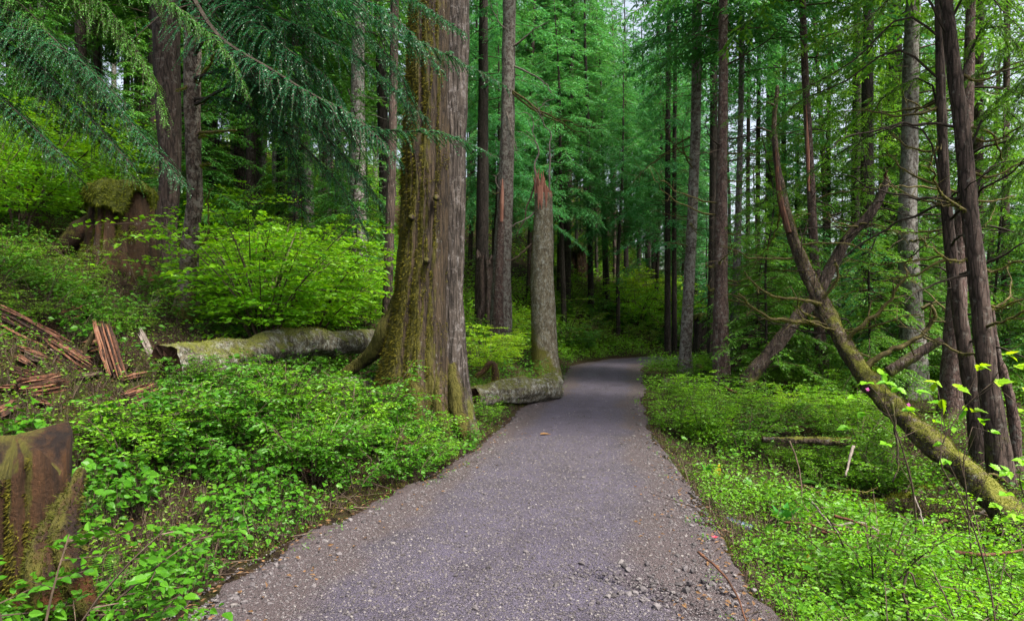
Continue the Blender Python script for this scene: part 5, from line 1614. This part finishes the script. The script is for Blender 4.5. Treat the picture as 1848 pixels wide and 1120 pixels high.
# salmonberry stems close by on the right
def salmon(label, pts, r0, whorls, seed, flowers=(), lf=.072, mat='fresh'):
    rng = np.random.RandomState(seed)
    pts = np.asarray(pts, float)
    o = thing('salmonberry', label, 'shrub', pts[0])
    A = pts - pts[0]
    t = np.r_[0, np.cumsum(np.linalg.norm(np.diff(A, axis=0), axis=1))]
    V_, F_ = tube(A, np.linspace(r0, r0 * .35, len(A)), 8, 30, .0006, seed, lump=.1)
    MB().add(V_, F_).obj('stem', M['twig'], o, smooth=True)
    B = MB()
    for q, tgt in whorls:
        p0 = catmull(A, t, np.array([q * t[-1]]))[0]
        p1 = np.asarray(tgt, float) - pts[0]
        B.add(*strips([p0], [p1], .003, .0015), 1)
        dv = unit(p1 - p0)
        for a, l in ((0, 1.1), (1.25, .85), (-1.25, .85)):
            c, s_ = math.cos(a), math.sin(a)
            d = np.array([dv[0] * c - dv[1] * s_, dv[0] * s_ + dv[1] * c, -.12 + rng.randn() * .15])
            B.add(*scatter(LOBED, p1[None], d[None], unit(np.array([[0, -.35, 1.]]) + rng.randn(1, 3) * .25), lf * l * rng.uniform(.8, 1.15), lf * l * .85), 0)
    B.obj('foliage', [M[mat], M['twig']], o)
    for f in flowers:
        fo = MB()
        c = np.asarray(f, float) - pts[0]
        for i in range(5):
            a = i * 1.2566
            fo.add(*scatter(OVAL, c[None], np.array([[math.cos(a), math.sin(a) * .4, math.sin(a) - .2]]), np.array([[0, -1., .3]]), .016, .012))
        fo.obj('flower', M['petal'], o)
    return o


def stemtop(pp, Yv, foot):
    g_ = np.array([(foot[0] - CX) / F * foot[1], foot[1], 0])
    g_[2] = H1(g_[0], g_[1])
    return [g_] + [P(a, b, Yv) for a, b in pp]


salmon('salmonberry with pink flowers in front of the mossy leaning tree', stemtop([(1640, 850), (1610, 760), (1585, 712)], 4.6, (1650, 4.9)), .009,
       [(.75, P(1640, 740, 4.5)), (.8, P(1560, 745, 4.5)), (.85, P(1620, 700, 4.4)), (.9, P(1545, 715, 4.5)), (.95, P(1600, 690, 4.4)), (1., P(1565, 690, 4.5)), (1., P(1655, 705, 4.5)), (.9, P(1680, 725, 4.4)), (.7, P(1530, 770, 4.6)), (.8, P(1690, 760, 4.6)), (1., P(1590, 675, 4.6)), (.6, P(1600, 800, 4.5))],
       3, [P(1566, 702, 4.42), P(1640, 730, 4.4)])
salmon('long arching thorny stem with broad leaves at its tip, near the right margin', stemtop([(1775, 1010), (1735, 900), (1697, 832), (1745, 730), (1790, 690)], 3.6, (1815, 3.45)), .006,
       [(.8, P(1730, 700, 3.6)), (.85, P(1770, 660, 3.6)), (.9, P(1800, 690, 3.5)), (.95, P(1835, 660, 3.5)), (1., P(1820, 640, 3.5)), (1., P(1850, 700, 3.5)), (.9, P(1760, 740, 3.6)), (.75, P(1700, 720, 3.6)), (1., P(1850, 740, 3.4)), (.8, P(1690, 690, 3.7))], 4, mat='lime')
salmon('salmonberry with scattered broad leaves right of the mossy leaning trunk', stemtop([(1745, 900), (1740, 820), (1755, 770)], 5.2, (1760, 5.3)), .007,
       [(.7, P(1720, 770, 5.2)), (.8, P(1770, 760, 5.1)), (.9, P(1740, 740, 5.2)), (1., P(1790, 780, 5.2)), (.6, P(1710, 830, 5.2)), (.5, P(1790, 840, 5.1)), (.8, P(1700, 800, 5.3))], 5)
salmon('leafy salmonberry at the right edge beside the lower end of the leaning trunk', stemtop([(1850, 900), (1840, 860), (1845, 840)], 4.6, (1860, 4.7)), .007,
       [(.7, P(1820, 850, 4.6)), (.8, P(1850, 870, 4.6)), (.9, P(1815, 890, 4.5)), (1., P(1845, 830, 4.5)), (.6, P(1800, 910, 4.6)), (.8, P(1835, 930, 4.4))], 6)
g_ = P(185, 470, 9.9)
salmon('leafy sapling spreading flat layers of leaves in front of the moss-capped stump', stemtop([(250, 520), (232, 470), (222, 445)], 9.8, (255, 9.9)), .009,
       [(.6 + .04 * k, P(a, b, 9.7)) for k, (a, b) in enumerate([(170, 478), (200, 460), (230, 470), (262, 462), (290, 480), (215, 440), (250, 432), (275, 445), (190, 490), (310, 470)])], 7, lf=.10)

# arching stems and small things on the right
for k, (pp, Ys, r0, mt, lb) in enumerate([
    (((1425, 795), (1440, 840), (1450, 900), (1470, 960)), (6.4, 5.6), .008, 'twig', 'thin brown cane arching over the right hollow'),
    (((1260, 995), (1310, 1040), (1345, 1110), (1360, 1160)), (3.7, 3.1), .008, 'redwood', 'reddish bare stick at the path edge, lower right'),
    (((1505, 930), (1540, 940), (1570, 952)), (5.6, 5.4), .016, 'redwood', 'orange brown broken stick in the right hollow'),
    (((1715, 995), (1770, 1000), (1850, 990)), (4.6, 4.7), .018, 'redwood', 'reddish fallen stick at the right edge under the leaning trunk'),
    (((1460, 900), (1490, 935), (1515, 965)), (5.6, 5.3), .012, 'pale', 'pale dead stick beside the skunk cabbage'),
    (((1650, 895), (1660, 920), (1668, 950)), (5.8, 5.5), .008, 'pale', 'pale curved twig under the leaning trunk'),
    (((1540, 805), (1532, 830), (1526, 860)), (8.2, 7.8), .024, 'pale', 'silvery split stub below the thin dark log'),
    (((1310, 700), (1340, 715), (1368, 732)), (14.6, 13.4), .04, 'redwood', 'orange broken limb at the foot of the reddish brown tree'),
    (((1610, 725), (1616, 780), (1622, 830), (1612, 870)), (7.0, 7.0), .018, 'bark_left', 'dark bent stem in front of the leaning trunk'),
    (((1640, 1120), (1632, 1060), (1640, 1030), (1652, 1060)), (3.6, 3.6), .010, 'twig', 'dead brown twig fork at the bottom right')]):
    W_ = pxb(*Ys, *pp)
    for q in W_:
        q[2] = max(q[2], H1(q[0], q[1]) + r0 * .5) if k != 8 else q[2]
    lo_ = W_[0].copy()
    o = thing('fallen_branch', lb, 'branch', lo_)
    branch(o, lo_, W_, r0, r0 * .45, mt, name='limb', ns=8)

rng = np.random.RandomState(123)
for k in range(22):
    px_, py_ = rng.uniform(1380, 1830), rng.uniform(800, 1040)
    g0 = G(px_, py_)
    a_, l_ = rng.uniform(-.7, .9), rng.uniform(.35, 1.3)
    q_ = [g0 + np.array([math.cos(a_) * l_ * s_, math.sin(a_) * l_ * s_, 0]) for s_ in (0, .33, .66, 1)]
    if min(pdist([q[0] for q in q_], [q[1] for q in q_])[0]) < .2:
        continue
    for q in q_:
        q[2] = H1(q[0], q[1]) + .06 + .24 * rng.rand()
    o = thing('fallen_branch', 'dead stick strewn over the mossy hollow on the right bank', 'branch', q_[0], 'dead sticks in the right hollow')
    branch(o, q_[0].copy(), q_, rng.uniform(.008, .024), .005, ['twig', 'mossy_twig', 'pale', 'redwood', 'limb'][k % 5], name='limb', ns=8, fz=200 if k % 5 == 1 else 0, rng=rng)

# culvert mouth: a short ribbed steel pipe under the path edge
g_ = G(1352, 958)
o = thing('culvert_pipe', 'dark blue ribbed culvert pipe end at the right path edge', 'pipe', (g_[0], g_[1], g_[2]))
th = np.linspace(0, 6.2832, 40, endpoint=False)
ss = np.linspace(0, .24, 60)
rad = .050 + .006 * np.sin(ss / .035 * 6.2832)
VV = []
for flip in (0, 1):
    VV.append(np.stack([np.stack([np.full(40, s_ - .26), np.cos(th) * (r_ - .006 * flip), np.sin(th) * (r_ - .006 * flip)], 1) for s_, r_ in zip(ss, rad)], 0).reshape(-1, 3))
B = MB().add(VV[0], grid_faces(60, 40)).add(VV[1], grid_faces(60, 40)[:, ::-1])
e0 = np.concatenate([VV[0][-40:], VV[1][-40:]])
B.add(e0, grid_faces(2, 40))
po = B.obj('corrugated_pipe', M['pipe'], o, smooth=True)
po.rotation_euler = (0, R(8), R(-38))
po.location = (.04, -.02, .0)
# a fallen red blossom on the path edge
g_ = G(1290, 990)
o = thing('fallen_blossom', 'small red blossom lying on the right path edge', 'flower', (g_[0], g_[1], max(0, g_[2]) + .03))
B = MB()
for i in range(5):
    a = i * 1.2566
    B.add(*scatter(OVAL, np.zeros((1, 3)), np.array([[math.cos(a), math.sin(a), .7]]), np.array([[0, 0, 1.]]), .03, .022))
B.obj('petal', M['redpetal'], o)
g_ = np.array([(985 - CX) / F * 9.1, 9.1, .03])
o = thing('dead_leaf', 'yellow brown dead leaf lying in the middle of the path', 'leaf', g_)
B = MB().add(*scatter(LOBED, np.array([[-.08, 0, .0]]), np.array([[1., .2, .05]]), np.array([[0, -.1, 1.]]), .17, .10))
B.obj('blade', M['litter'], o)
